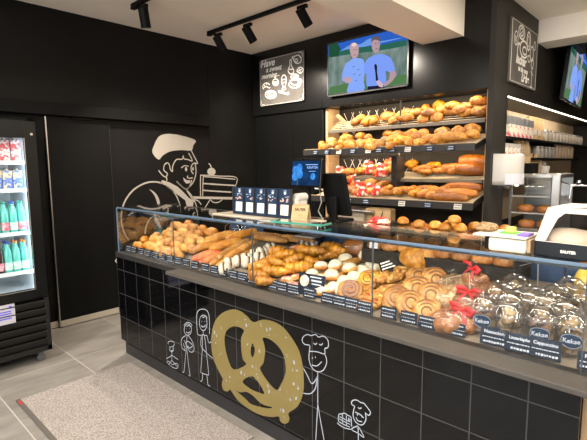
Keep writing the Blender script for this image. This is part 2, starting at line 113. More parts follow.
def clear(name, tint=(1, 1, 1), refl=.06, rough=.02, edge=.4):
    """thin clear sheet: mostly transparent, mirror-like reflection growing at grazing angles"""
    m, nt, out = new_mat(name)
    tr = N(nt, 'ShaderNodeBsdfTransparent', Color=rgb(tint)); gl = N(nt, 'ShaderNodeBsdfGlossy', Roughness=rough)
    lw = N(nt, 'ShaderNodeLayerWeight', Blend=edge); mr = N(nt, 'ShaderNodeMapRange'); mr.inputs['To Min'].default_value = refl; mr.inputs['To Max'].default_value = min(1, refl * 6 + .15)
    pw = N(nt, 'ShaderNodeMath', operation='POWER'); pw.inputs[1].default_value = 2.0
    nt.links.new(lw.outputs['Facing'], pw.inputs[0]); nt.links.new(pw.outputs[0], mr.inputs[0])
    mx = N(nt, 'ShaderNodeMixShader'); nt.links.new(mr.outputs[0], mx.inputs[0]); nt.links.new(tr.outputs[0], mx.inputs[1]); nt.links.new(gl.outputs[0], mx.inputs[2])
    nt.links.new(mx.outputs[0], out.inputs[0]); return m
def glow(name, col, s, col2=None, scale=8, stretch=None):
    m, nt, out = new_mat(name)
    e = N(nt, 'ShaderNodeEmission', Color=rgb(col), Strength=s); nt.links.new(e.outputs[0], out.inputs[0])
    if col2:
        tc = N(nt, 'ShaderNodeTexCoord'); mp = N(nt, 'ShaderNodeMapping'); nt.links.new(tc.outputs['Object'], mp.inputs[0])
        if stretch: mp.inputs['Scale'].default_value = stretch
        no = N(nt, 'ShaderNodeTexNoise', Scale=scale, Detail=4); nt.links.new(mp.outputs[0], no.inputs['Vector'])
        cr = N(nt, 'ShaderNodeValToRGB'); cr.color_ramp.elements[0].position = .38; cr.color_ramp.elements[1].position = .62
        cr.color_ramp.elements[0].color = rgb(col); cr.color_ramp.elements[1].color = rgb(col2)
        nt.links.new(no.outputs[0], cr.inputs[0]); nt.links.new(cr.outputs[0], e.inputs[0])
    return m
def tile_mat(name, base, grout, size, ox, oz, w, axes=('X', 'Z'), rough=.08, size2=None, rnd=0, streak=None, grough=.6, bump=.3, spec=.5):
    """rectangular tiles with grout lines at exact positions in object space"""
    m, nt, out = new_mat(name)
    b = N(nt, 'ShaderNodeBsdfPrincipled'); b.inputs['Specular IOR Level'].default_value = spec; nt.links.new(b.outputs[0], out.inputs[0])
    tc = N(nt, 'ShaderNodeTexCoord'); sx = N(nt, 'ShaderNodeSeparateXYZ'); nt.links.new(tc.outputs['Object'], sx.inputs[0])
    facs = []; cells = []
    for ax, o, s in ((axes[0], ox, size), (axes[1], oz, size2 or size)):
        sub = N(nt, 'ShaderNodeMath', operation='SUBTRACT'); sub.inputs[1].default_value = o; nt.links.new(sx.outputs[ax], sub.inputs[0])
        dv = N(nt, 'ShaderNodeMath', operation='DIVIDE'); dv.inputs[1].default_value = s; nt.links.new(sub.outputs[0], dv.inputs[0])
        pp = N(nt, 'ShaderNodeMath', operation='PINGPONG'); pp.inputs[1].default_value = .5
        nt.links.new(dv.outputs[0], pp.inputs[0])
        lt = N(nt, 'ShaderNodeMath', operation='LESS_THAN'); lt.inputs[1].default_value = w / s / 2; nt.links.new(pp.outputs[0], lt.inputs[0]); facs.append(lt)
        fl = N(nt, 'ShaderNodeMath', operation='FLOOR'); nt.links.new(dv.outputs[0], fl.inputs[0]); cells.append(fl)
    mx = N(nt, 'ShaderNodeMath', operation='MAXIMUM'); nt.links.new(facs[0].outputs[0], mx.inputs[0]); nt.links.new(facs[1].outputs[0], mx.inputs[1])
    col = N(nt, 'ShaderNodeMix', data_type='RGBA'); nt.links.new(mx.outputs[0], col.inputs[0]); col.inputs[6].default_value = rgb(base); col.inputs[7].default_value = rgb(grout)
    if streak:
        cb = N(nt, 'ShaderNodeCombineXYZ'); nt.links.new(cells[0].outputs[0], cb.inputs[0]); nt.links.new(cells[1].outputs[0], cb.inputs[1])
        wn = N(nt, 'ShaderNodeTexWhiteNoise', noise_dimensions='3D'); nt.links.new(cb.outputs[0], wn.inputs['Vector'])
        mp = N(nt, 'ShaderNodeMapping'); mp.inputs['Scale'].default_value = streak[1]; nt.links.new(tc.outputs['Object'], mp.inputs[0]); nt.links.new(wn.outputs['Color'], mp.inputs['Location'])
        no = N(nt, 'ShaderNodeTexNoise', Scale=3, Detail=8, Roughness=.65); nt.links.new(mp.outputs[0], no.inputs['Vector'])
        cr = N(nt, 'ShaderNodeValToRGB'); cr.color_ramp.elements[0].position = .3; cr.color_ramp.elements[1].position = .72
        cr.color_ramp.elements[0].color = rgb(streak[0]); cr.color_ramp.elements[1].color = rgb(base)
        nt.links.new(no.outputs[0], cr.inputs[0])
        hv = N(nt, 'ShaderNodeHueSaturation'); mr = N(nt, 'ShaderNodeMapRange'); mr.inputs['To Min'].default_value = 1 - rnd; mr.inputs['To Max'].default_value = 1 + rnd
        nt.links.new(wn.outputs['Value'], mr.inputs[0]); nt.links.new(mr.outputs[0], hv.inputs['Value']); nt.links.new(cr.outputs[0], hv.inputs['Color'])
        nt.links.new(hv.outputs[0], col.inputs[6])
    nt.links.new(col.outputs[2], b.inputs['Base Color'])
    rr = N(nt, 'ShaderNodeMapRange'); rr.inputs['To Min'].default_value = rough; rr.inputs['To Max'].default_value = grough
    nt.links.new(mx.outputs[0], rr.inputs[0]); nt.links.new(rr.outputs[0], b.inputs['Roughness'])
    bp = N(nt, 'ShaderNodeBump', Strength=bump, Distance=.002); bp.invert = True
    nt.links.new(mx.outputs[0], bp.inputs['Height']); nt.links.new(bp.outputs[0], b.inputs['Normal'])
    return m
M = {}
M['black'] = pbr('black_panel', (.006, .0058, .0055), .4, col2=(.0075, .0072, .0068), scale=3, spec=.14)
M['blackgloss'] = pbr('black_gloss', (.0045, .0045, .0045), .25, spec=.28)
M['blackmatt'] = pbr('black_matt', (.0042, .0042, .0042), .5, spec=.12)
M['greydark'] = pbr('dark_grey_panel', (.024, .021, .0175), .5, spec=.2)
M['ceil'] = pbr('ceiling_paint', (.88, .80, .69), .9, col2=(.90, .82, .71), scale=2)
M['cream'] = pbr('cream_paint', (.72, .66, .57), .9)
M['steel'] = pbr('brushed_steel', (.52, .50, .47), .32, 1, bump=.05, scale=60, stretch=(1, 20, 20))
M['chrome'] = pbr('chrome', (.75, .75, .75), .12, 1)
M['ledge'] = pbr('ledge_laminate', (.055, .049, .042), .5, col2=(.066, .058, .050), spec=.3, scale=8, stretch=(1, 14, 1))
M['rail'] = pbr('dark_rail', (.022, .02, .019), .4)
M['plinth'] = pbr('plinth_black', (.018, .018, .02), .4)
M['woodlt'] = pbr('pale_wood', (.40, .28, .16), .5, col2=(.32, .21, .115), scale=5, stretch=(1, 1, 14), bump=.05)
M['woodback'] = pbr('oak_back_panel', (.52, .40, .27), .5, col2=(.38, .28, .18), scale=3, stretch=(1, 12, 1))
M['woodend'] = pbr('oak_end_panel', (.42, .27, .14), .5, col2=(.33, .20, .10), scale=4, stretch=(10, 10, 1))
M['slat'] = pbr('rack_slat', (.78, .62, .40), .5, col2=(.68, .52, .32), scale=8, stretch=(1, 8, 8))
M['white'] = pbr('white_plastic', (.44, .42, .385), .35)
M['cream_plastic'] = pbr('cream_plastic', (.64, .58, .46), .4)
M['paper'] = pbr('white_paper', (.50, .48, .44), .8)
M['kraft'] = pbr('kraft_paper', (.42, .29, .15), .75, col2=(.36, .24, .12), scale=12)
M['chalk'] = pbr('chalk_white', (.86, .83, .77), .8)
M['deco'] = pbr('decal_cream', (.31, .28, .24), .6)
M['figwhite'] = pbr('decal_white', (.30, .33, .38), .4)
M['gold'] = pbr('pretzel_gold', (.165, .124, .038), .4, col2=(.18, .137, .044), scale=5)
M['tagnavy'] = pbr('tag_navy', (.006, .012, .026), .5, spec=.2)
M['navy'] = pbr('navy_card', (.008, .024, .058), .5, spec=.2)
M['navyreflect'] = pbr('painted_daylight_reflection', (.016, .055, .14), .3)  # blue daylight reflection painted into the rear door colour
M['ink'] = pbr('tag_lettering', (.42, .45, .50), .5)
M['glass'] = clear('case_glass', (.985, .99, .988), .03, .01)
M['glasstop'] = clear('case_top_glass', (.93, .97, .96), .11, .01)
M['glassside'] = clear('case_end_glass', (.9, .94, .93), .16, .02)
M['edge'] = pbr('glass_edge', (.085, .135, .20), .3, spec=.6)
M['seam'] = pbr('glass_seam', (.05, .055, .06), .4)
M['edgegreen'] = pbr('green_glass_edge', (.05, .22, .17), .15, spec=.8)
M['plastic'] = clear('clear_plastic', (.985, .988, .992), .11, .05, .5)
M['rim'] = pbr('cup_rim', (.16, .17, .19), .2, spec=.6)
M['wrap'] = clear('clear_wrap', (.975, .975, .98), .05, .13, .45)
M['red'] = pbr('red_ribbon', (.55, .012, .018), .38)
M['redbag'] = pbr('red_bag', (.66, .03, .025), .5, col2=(.72, .60, .46), scale=20, bump=.6, lo=.54, hi=.60)
M['floor'] = tile_mat('floor_tile', (.275, .255, .228), (.39, .37, .335), 1.2, -.25, -.30, .007, ('X', 'Y'), rough=.38, size2=.60, rnd=.09, streak=((.155, .143, .127), (3.5, 1.0, 1)), grough=.7, bump=.1)
M['tiles'] = tile_mat('black_tile', (.0025, .0025, .003), (.045, .045, .045), .20, .09, .142, .0045, ('X', 'Z'), rough=.06, grough=.6, spec=.32)
M['mat'] = pbr('speckled_mat', (.145, .122, .11), .95, col2=(.35, .315, .29), scale=130, detail=8, bump=.8, lo=.32, hi=.62)
M['matedge'] = pbr('mat_rubber', (.09, .08, .07), .7)
# crusts
M['roll'] = crust('roll_crust', (.66, .36, .11), (.42, .16, .035))
M['rollpale'] = crust('floured_roll_crust', (.68, .42, .17), (.46, .20, .05), dust=(.66, .50, .30), dustpos=1.05)
M['bag_'] = crust('baguette_crust', (.66, .34, .09), (.46, .18, .04), scale=12, rough=.35)
M['flute'] = crust('flute_crust', (.58, .33, .13), (.36, .17, .05), scale=14)
M['rosy'] = crust('ham_roll_crust', (.58, .24, .11), (.44, .11, .06), scale=12)
M['crois'] = crust('croissant_crust', (.64, .34, .09), (.38, .15, .035), scale=30, rough=.35)
M['pastry'] = crust('pastry_crust', (.58, .33, .12), (.36, .16, .045), scale=30, rough=.38)
M['sugar'] = crust('sugar_dusted_bun', (.70, .38, .13), (.52, .22, .06), dust=(.54, .49, .38), dustpos=.62)
M['rustic'] = crust('rustic_crust', (.50, .24, .08), (.28, .10, .03), dust=(.72, .56, .36), dustpos=1.0)
M['darkbread'] = crust('brown_loaf_crust', (.44, .18, .045), (.28, .09, .02), scale=8, rough=.4)
M['braid'] = crust('braided_crust', (.66, .32, .07), (.26, .08, .015), scale=28, rough=.3)
M['brown'] = crust('ring_cake_crust', (.50, .25, .12), (.30, .12, .05), scale=14)
M['grain'] = crust('seeded_crust', (.60, .42, .22), (.25, .14, .07), scale=70)
M['cheese'] = crust('cheese_roll_crust', (.80, .50, .12), (.60, .26, .04), scale=24)
M['whitecake'] = pbr('white_icing', (.50, .46, .37), .4)
M['kick'] = pbr('kick_plate', (.42, .37, .30), .35)
M['choc'] = pbr('dark_chocolate', (.055, .022, .012), .3)
M['chocswirl'] = pbr('chocolate_glaze', (.13, .055, .03), .3, col2=(.20, .10, .06), scale=20)
M['cinn'] = pbr('cinnamon_filling', (.13, .045, .012), .4)
M['custard'] = pbr('custard', (.90, .62, .16), .35)
M['jam'] = pbr('red_jam', (.42, .015, .02), .2)
M['berrym'] = pbr('berry_topping', (.45, .06, .08), .35, col2=(.75, .45, .30), scale=60)
M['cookie'] = crust('cookie', (.46, .34, .18), (.24, .15, .07), scale=40)
M['cookiedark'] = crust('dark_cookie', (.30, .20, .16), (.14, .09, .08), scale=40)
M['leaf'] = pbr('wholemeal_dusting', (.80, .66, .48), .9)
# ---------------------------------------------------------------- object helpers
def link(o, parent=None):
    COL.objects.link(o)
    if parent is not None: o.parent = parent
    return o
def mesh_obj(name, bm, mat, parent=None, smooth=False):
    me = bpy.data.meshes.new(name); 
    bmesh.ops.recalc_face_normals(bm, faces=bm.faces)
    bm.to_mesh(me); bm.free()
    mats = mat if isinstance(mat, (list, tuple)) else [mat]
    for m in mats: me.materials.append(m)
    if smooth:
        for p in me.polygons: p.use_smooth = True
    return link(bpy.data.objects.new(name, me), parent)
def tag(o, label, cat=None, group=None, kind=None):
    if label: o['label'] = label
    if cat: o['category'] = cat
    if group: o['group'] = group
    if kind: o['kind'] = kind
    return o
def thing(name, label, cat, loc=(0, 0, 0), rot=(0, 0, 0), group=None):
    o = bpy.data.objects.new(name, None); o.empty_display_size = .05; link(o)
    o.location = loc; o.rotation_euler = rot
    return tag(o, label, cat, group)
def struct(name, bm, mat, label=None):
    o = mesh_obj(name, bm, mat); o['kind'] = 'structure'
    if label: o['label'] = label
    return o
def box(bm, x0, x1, y0, y1, z0, z1, bev=0, mi=0, M4=None):
    r = bmesh.ops.create_cube(bm, size=1)
    vs = r['verts']
    for v in vs:
        v.co = Vector(((x0 + x1) / 2 + v.co.x * (x1 - x0), (y0 + y1) / 2 + v.co.y * (y1 - y0), (z0 + z1) / 2 + v.co.z * (z1 - z0)))
        if M4: v.co = M4 @ v.co
    fs = set(f for v in vs for f in v.link_faces)
    for f in fs: f.material_index = mi
    if bev > 0:
        es = list(set(e for v in vs for e in v.link_edges))
        bmesh.ops.bevel(bm, geom=es, offset=bev, segments=2, profile=.5, affect='EDGES')
    return bm
def B(*a, **k):
    bm = bmesh.new(); box(bm, *a, **k); return bm
def cyl(bm, p0, p1, r0, r1=None, seg=20, caps=True):
    p0 = Vector(p0); p1 = Vector(p1); d = p1 - p0
    r = bmesh.ops.create_cone(bm, cap_ends=caps, segments=seg, radius1=r0, radius2=r0 if r1 is None else r1, depth=d.length)
    q = Vector((0, 0, 1)).rotation_difference(d.normalized()).to_matrix().to_4x4()
    bmesh.ops.transform(bm, matrix=Matrix.Translation((p0 + p1) / 2) @ q, verts=r['verts'])
    return bm
def lathe(bm, prof, seg=24, cx=0, cy=0, caps=(True, True)):
    rings = []
    for r, z in prof:
        rings.append([bm.verts.new((cx + r * math.cos(2 * math.pi * i / seg), cy + r * math.sin(2 * math.pi * i / seg), z)) for i in range(seg)])
    for a, b in zip(rings, rings[1:]):
        for i in range(seg): bm.faces.new((a[i], a[(i + 1) % seg], b[(i + 1) % seg], b[i]))
    if caps[0] and prof[0][0] > 1e-5: bm.faces.new(rings[0][::-1])
    if caps[1] and prof[-1][0] > 1e-5: bm.faces.new(rings[-1])
    return bm
def tube(bm, pts, rad, seg=10, closed=False, flat=1.0, cap=True):
    """swept tube along pts; rad number or list; flat squashes z"""
    pts = [Vector(p) for p in pts]; n = len(pts)
    if not isinstance(rad, (list, tuple)): rad = [rad] * n
    rings = []; up = Vector((0, 0, 1))
    for i, p in enumerate(pts):
        a = pts[(i - 1) % n] if (closed or i > 0) else p
        b = pts[(i + 1) % n] if (closed or i < n - 1) else p
        t = (b - a).normalized()
        u = t.cross(up)
        if u.length < 1e-3: u = t.cross(Vector((1, 0, 0)))
        u.normalize(); w = u.cross(t).normalized()
        rings.append([bm.verts.new(p + (u * math.cos(2 * math.pi * k / seg) + w * math.sin(2 * math.pi * k / seg) * flat) * rad[i]) for k in range(seg)])
    m = n if closed else n - 1
    for i in range(m):
        a = rings[i]; b = rings[(i + 1) % n]
        for k in range(seg): bm.faces.new((a[k], a[(k + 1) % seg], b[(k + 1) % seg], b[k]))
    if cap and not closed:
        bm.faces.new(rings[0][::-1]); bm.faces.new(rings[-1])
    return bm
def smooth_pts(p, closed=False, k=4):
    n = len(p)
    if n < 3: return list(p)
    out = []
    rng = range(n if closed else n - 1)
    for i in rng:
        p0 = p[(i - 1) % n] if closed or i > 0 else p[i]; p1 = p[i]; p2 = p[(i + 1) % n]
        p3 = p[(i + 2) % n] if closed or i + 2 < n else p2
        for j in range(k):
            t = j / k
            out.append(tuple(.5 * ((2 * b) + (-a + c) * t + (2 * a - 5 * b + 4 * c - d) * t * t + (-a + 3 * b - 3 * c + d) * t ** 3) for a, b, c, d in zip(p0, p1, p2, p3)))
    if not closed: out.append(tuple(p[-1]))
    return out
def ribbon(bm, pts, w, f, smooth=True, taper=False):
    """flat painted stroke of width w through 2D pts, f maps (a,b) to 3D"""
    if smooth: pts = smooth_pts(pts)
    P = [Vector((a, b)) for a, b in pts]
    Q = [P[0]]
    for p in P[1:]:
        if (p - Q[-1]).length > 1e-4: Q.append(p)
    if len(Q) < 2: return
    L = []; Rr = []
    for i, p in enumerate(Q):
        t = (Q[min(i + 1, len(Q) - 1)] - Q[max(i - 1, 0)])
        if t.length < 1e-6: t = Vector((1, 0))
        t.normalize(); n = Vector((-t.y, t.x)) * w / 2
        L.append(bm.verts.new(f(*(p + n)))); Rr.append(bm.verts.new(f(*(p - n))))
    for i in range(len(Q) - 1): bm.faces.new((L[i], L[i + 1], Rr[i + 1], Rr[i]))
def flat_fill(loops, f, smooth=False, thick=0.0):
    """2D outline (with holes) -> filled flat mesh bmesh through a 2D curve"""
    cu = bpy.data.curves.new('outline', 'CURVE'); cu.dimensions = '2D'; cu.fill_mode = 'BOTH'
    for l in loops:
        if smooth: l = smooth_pts(l, True, 3)
        s = cu.splines.new('POLY'); s.points.add(len(l) - 1)
        for i, (a, b) in enumerate(l): s.points[i].co = (a, b, 0, 1)
        s.use_cyclic_u = True
    ob = bpy.data.objects.new('outline', cu); COL.objects.link(ob)
    dg = bpy.context.evaluated_depsgraph_get(); me = bpy.data.meshes.new_from_object(ob.evaluated_get(dg))
    bm = bmesh.new(); bm.from_mesh(me)
    bpy.data.objects.remove(ob); bpy.data.curves.remove(cu); bpy.data.meshes.remove(me)
    for v in bm.verts: v.co = Vector(f(v.co.x, v.co.y))
    return bm
def text_bm(s, size, f, align='CENTER', shear=0, bold=0):
    cu = bpy.data.curves.new('lettering', 'FONT'); cu.body = s; cu.size = size; cu.align_x = align; cu.align_y = 'CENTER'; cu.shear = shear; cu.offset = bold
    cu.resolution_u = 3
    ob = bpy.data.objects.new('lettering', cu); COL.objects.link(ob)
    dg = bpy.context.evaluated_depsgraph_get(); me = bpy.data.meshes.new_from_object(ob.evaluated_get(dg))
    bm = bmesh.new(); bm.from_mesh(me)
    bpy.data.objects.remove(ob); bpy.data.curves.remove(cu); bpy.data.meshes.remove(me)
    for v in bm.verts: v.co = Vector(f(v.co.x, v.co.y))
    return bm
def join_bm(dst, src):
    me = bpy.data.meshes.new('tmp'); src.to_mesh(me); src.free(); dst.from_mesh(me); bpy.data.meshes.remove(me)
def copy_thing(src, loc, rot, label, scale=None):
    """copy of a top-level thing with its parts and sub-parts; mesh data is shared"""
    r = src.copy(); COL.objects.link(r); r.location = loc; r.rotation_euler = rot
    if scale: r.scale = (scale, scale, scale)
    r['label'] = label
    for ch in src.children:
        c = ch.copy(); COL.objects.link(c); c.parent = r
        for g in ch.children:
            d = g.copy(); COL.objects.link(d); d.parent = c
    return r
# ---------------------------------------------------------------- baked goods
def loaf_bm(L, W, H, cuts=(), nu=26, nv=18, point=.75, lump=.04, seed=0, bend=0, spiral=False):
    """an oven-shaped loaf along x: full rounded top, flatter base, scored on top"""
    rnd = random.Random(seed); bm = bmesh.new(); rows = []
    ph = [rnd.uniform(0, 6.28) for _ in range(6)]
    for i in range(nu + 1):
        th = math.pi * i / nu; c = math.cos(th); s = max(0, math.sin(th)) ** point
        x = -L / 2 * c; row = []
        for j in range(nv):
            a = 2 * math.pi * j / nv; y = W / 2 * s * math.cos(a); z = math.sin(a)
            z = H * s * (z * .68 if z > 0 else z * .32)
            k = 1 + lump * (math.sin(x / L * 11 + ph[0]) * math.cos(a * 2 + ph[1]) + .6 * math.sin(x / L * 23 + ph[2] + a))
            yy = y * k; zz = z * k
            if z > 0:
                for (cx, cy, ang, hl, w, dp) in cuts:
                    dx = x - cx; dy = yy - cy; ca = math.cos(ang); sa = math.sin(ang)
                    al = dx * ca + dy * sa; dd = -dx * sa + dy * ca
                    if abs(al) < hl:
                        e = abs(dd) / w
                        if e < 1: zz -= dp * (1 - e * e) * (z / H)
                        elif e < 1.9: zz += dp * .35 * (1 - abs(e - 1.4) / .5) * (z / H)
            row.append(Vector((x, yy + bend * ((2 * x / L) ** 2), zz + H * .32)))
        rows.append(row)
    vr = [[bm.verts.new(p) for p in r] for r in rows[1:-1]]
    a = bm.verts.new((-L / 2, bend, H * .32)); b = bm.verts.new((L / 2, bend, H * .32))
    for r0, r1 in zip(vr, vr[1:]):
        for j in range(nv): bm.faces.new((r0[j], r0[(j + 1) % nv], r1[(j + 1) % nv], r1[j]))
    for j in range(nv):
        bm.faces.new((a, vr[0][(j + 1) % nv], vr[0][j])); bm.faces.new((b, vr[-1][j], vr[-1][(j + 1) % nv]))
    return bm
def diag(L, W, n, ang=.6, w=.006, dp=.007):
    return [((k + .5) / n * L * .8 - L * .4, 0, ang, W * .45, w, dp) for k in range(n)]
def simple(fn, mat, name):
    return lambda: mesh_obj(name, fn(), mat, None, True)
def bun_bm(r, h, lump=.03, seed=0, n=26):
    return loaf_bm(2 * r, 2 * r, h, (), n, n, .62, lump, seed)
def croissant_bm(size=.062, seed=0, plump=1.0):
    bm = bmesh.new(); n = 46; pts = []; rad = []
    for i in range(n + 1):
        t = i / n; a = R(-118 + 236 * t); s = math.sin(math.pi * t)
        pts.append((size * math.cos(a) * .9 - size * .35, size * math.sin(a), .004 + .026 * plump * max(s, .15) ** .8))
        ph = (t * 9) % 1.0
        rad.append((.0045 + .026 * plump * s ** 1.25) * (1 + .34 * (ph - .5)))
    tube(bm, pts, rad, 14, flat=.95)
    return bm
def ring_bm(r, t, flat=.8, seed=0, ridges=0):
    bm = bmesh.new(); n = 40; rnd = random.Random(seed)
    pts = [(r * math.cos(2 * math.pi * i / n), r * math.sin(2 * math.pi * i / n), t * flat) for i in range(n)]
    tube(bm, pts, [t * (1 + .1 * math.sin(ridges * 2 * math.pi * i / n) + rnd.uniform(-.03, .03)) for i in range(n)], 14, closed=True, flat=flat)
    return bm
def spiral_bm(turns, r0, r1, t, h, z=0):
    bm = bmesh.new(); n = int(turns * 22); pts = []; rad = []
    for i in range(n + 1):
        u = i / n; a = u * turns * 2 * math.pi; r = r0 + (r1 - r0) * u
        pts.append((r * math.cos(a), r * math.sin(a), z + h * (1 - .35 * u))); rad.append(t * (1 if 0 < i < n else .5))
    tube(bm, pts, rad, 9, flat=1.2); return bm
def braid_bm(L, W, H, n=3):
    bm = bmesh.new()
    for s in range(n):
        m = 44; pts = []; rad = []
        for i in range(m + 1):
            t = i / m; e = math.sin(math.pi * t) ** .5; a = t * 2 * math.pi * 2.5 + s * 2 * math.pi / n
            pts.append((L * (t - .5), W * .27 * e * math.sin(a), H * .45 + H * .16 * e * math.sin(2 * a))); rad.append(max(.004, W * .27 * e))
        tube(bm, pts, rad, 10)
    return bm
def rollp(v): return simple(lambda: loaf_bm(.128, .078, .062, [(0, 0, R([8, -12, 20][v]), .05, .008, .012)], seed=v, lump=.05), M['roll'] if v < 2 else M['rollpale'], 'bread_roll')
def k_snail(mat='pastry'):
    def f():
        t = thing('cinnamon_snail', '', 'pastry')
        bm = loaf_bm(.112, .108, .034, (), 24, 22, .5, .02); mesh_obj('dough', bm, M[mat], t, True)
        mesh_obj('dough_coil', spiral_bm(2.7, .005, .047, .0072, .027), M[mat], t, True)
        mesh_obj('cinnamon_filling', spiral_bm(2.5, .0145, .051, .0046, .0315), M['cinn'], t, True)
        return t
    return f
def k_chocswirl():
    t = thing('chocolate_swirl', '', 'pastry')
    mesh_obj('dough', loaf_bm(.115, .112, .034, (), 24, 22, .5, .02), M['pastry'], t, True)
    mesh_obj('chocolate_coil', spiral_bm(2.4, .006, .046, .0105, .028), M['chocswirl'], t, True); return t
def k_white():
    t = thing('iced_snowball', '', 'pastry')
    for s in (-1, 1):
        bm = loaf_bm(.036, .066, .066, (), 16, 22, .5, .015); bmesh.ops.translate(bm, verts=bm.verts, vec=(s * .014, 0, 0)); mesh_obj('iced_half', bm, M['whitecake'], t, True)
    bm = loaf_bm(.014, .068, .068, (), 10, 22, .4, 0); mesh_obj('chocolate_band', bm, M['choc'], t, True); return t
def k_danish(fill, v=0):
    def f():
        t = thing('danish_pastry', '', 'pastry')
        bm = bmesh.new(); box(bm, -.042, .042, -.042, .042, .002, .022, .008)
        for sx, sy in ((1, 1), (1, -1), (-1, 1), (-1, -1)):
            b2 = loaf_bm(.062, .03, .03, (), 14, 12, .7, .05, v); bmesh.ops.transform(b2, matrix=Matrix.Translation((sx * .026, sy * .026, .008)) @ Matrix.Rotation(R(45 * -sx * sy), 4, 'Z'), verts=b2.verts); join_bm(bm, b2)
        mesh_obj('folded_dough', bm, M['pastry'], t, True)
        mesh_obj('filling', loaf_bm(.044, .04, .024, (), 14, 12, .6, .05), M[fill], t, True).location = (0, 0, .012)
        for k in range(3):
            mesh_obj('glazed_strip', loaf_bm(.085, .014, .014, (), 12, 8, .6, .08, k), M['pastry'], t, True)
            t.children[-1].location = (0, -.024 + .024 * k, .024); t.children[-1].rotation_euler = (0, 0, R(12))
        return t
    return f
def k_berry():
    t = thing('berry_pastry', '', 'pastry')
    mesh_obj('dough', loaf_bm(.095, .07, .035, (), 20, 16, .6, .06, 4), M['pastry'], t, True)
    o = mesh_obj('berry_topping', loaf_bm(.075, .05, .02, (), 16, 14, .6, .14, 6), M['berrym'], t, True); o.location = (0, 0, .02); return t
def bow(t, z, y=0, s=1.0):
    bm = bmesh.new()
    for q in (-1, 1):
        tube(bm, [(0, y, z), (q * .02 * s, y + .006, z + .014 * s), (q * .042 * s, y, z + .012 * s), (q * .038 * s, y - .006, z - .004 * s), (q * .012 * s, y - .004, z - .003), (0, y, z)], [.003, .007 * s, .010 * s, .008 * s, .004, .003], 8, flat=1.3)
        tube(bm, [(0, y, z), (q * .018 * s, y - .016 * s, z - .010), (q * .03 * s, y - .03 * s, z - .028 * s)], [.003, .006 * s, .007 * s], 6, flat=.35)
    box(bm, -.006, .006, y - .007, y + .007, z - .006, z + .008, .002)
    return mesh_obj('red_bow', bm, M['red'], t, True)
def k_bagged(v):
    def f():
        t = thing('bagged_ring_cake', '', 'cake')
        m = M['brown'] if v != 1 else M['grain']
        mesh_obj('ring_cake', ring_bm(.040, .034, .98, v, 9), m, t, True)
        bm = loaf_bm(.150, .143, .088, (), 26, 22, .55, .06, v + 3)
        bm2 = bmesh.new(); prof = [(.020, .066), (.008, .078), (.006, .084), (.018, .104), (.026, .112)]; lathe(bm2, prof, 18, caps=(False, False))
        for i, q in enumerate(bm2.verts): q.co.x *= 1 + .25 * math.sin(i * 1.7); q.co.y *= 1 + .25 * math.cos(i * 2.3)
        join_bm(bm, bm2); mesh_obj('clear_bag', bm, M['wrap'], t, True)
        
        if v == 0: bow(t, .088, -.012, 1.15)
        return t
    return f
def k_cup(v):
    def f():
        t = thing('cookie_cup', '', 'cup of cookies')
        bm = bmesh.new(); lathe(bm, [(.033, .002), (.036, .004), (.046, .085), (.0495, .088), (.0495, .092), (.047, .093)], 28, caps=(True, False)); mesh_obj('clear_cup', bm, M['plastic'], t, True)
        bm = bmesh.new(); lathe(bm, [(.0505, .091), (.0515, .095), (.048, .098), (.046, .108), (.040, .124), (.028, .135), (.013, .1395), (.012, .1375), (.001, .1375)], 28, caps=(False, False)); mesh_obj('dome_lid', bm, M['plastic'], t, True)
        bm = bmesh.new(); tube(bm, [(.050 * math.cos(R(a)), .050 * math.sin(R(a)), .0925) for a in range(0, 360, 12)], .0012, 6, closed=True); tube(bm, [(.0285 * math.cos(R(a)), .0285 * math.sin(R(a)), .1345) for a in range(0, 360, 20)], .0006, 5, closed=True); mesh_obj('lid_rim', bm, M['rim'], t, True)
        rnd = random.Random(v); 
        for k in range(13):
            lay = k // 3; a = rnd.uniform(0, 6.28); r = .016 + .004 * lay / 3
            if k == 12: r = 0
            o = mesh_obj('cookie', loaf_bm(.040, .030, .012, (), 10, 10, .5, .08, k), M['cookie'] if (v != 1 or k % 3 == 0) else M['cookiedark'], t, True)
            o.location = (r * math.cos(a + k * 2.1), r * math.sin(a + k * 2.1), .008 + .023 * lay); o.rotation_euler = (rnd.uniform(-.9, .9), rnd.uniform(-.9, .9), a)
        return t
    return f
def oval_label(t, word, z=.05, r=.047):
    """oval dark blue sticker bent round the front of a cup"""
    f = lambda a, b: (math.sin(a / r) * r * 1.02, -math.cos(a / r) * r * 1.02, z + b)
    bm = bmesh.new(); n = 28; rings = []
    for q in (0.01, .5, 1.0):
        rings.append([bm.verts.new(f(.031 * q * math.cos(2 * math.pi * i / n), .0235 * q * math.sin(2 * math.pi * i / n))) for i in range(n)])
    bm.faces.new(rings[0])
    for a, b in zip(rings, rings[1:]):
        for i in range(n): bm.faces.new((a[i], a[(i + 1) % n], b[(i + 1) % n], b[i]))
    o = mesh_obj('oval_sticker', bm, M['navy'], t)
    g = lambda a, b: (math.sin(a / r) * r * 1.04, -math.cos(a / r) * r * 1.04, z + b)
    bm = text_bm(word, .019, g, bold=.0004); b2 = bmesh.new()
    ribbon(b2, [(.029 * math.cos(2 * math.pi * i / 24), .0215 * math.sin(2 * math.pi * i / 24)) for i in range(25)], .0012, g, False); join_bm(bm, b2)
    mesh_obj('sticker_lettering', bm, M['ink'], o)
def k_bagcard():
    pass
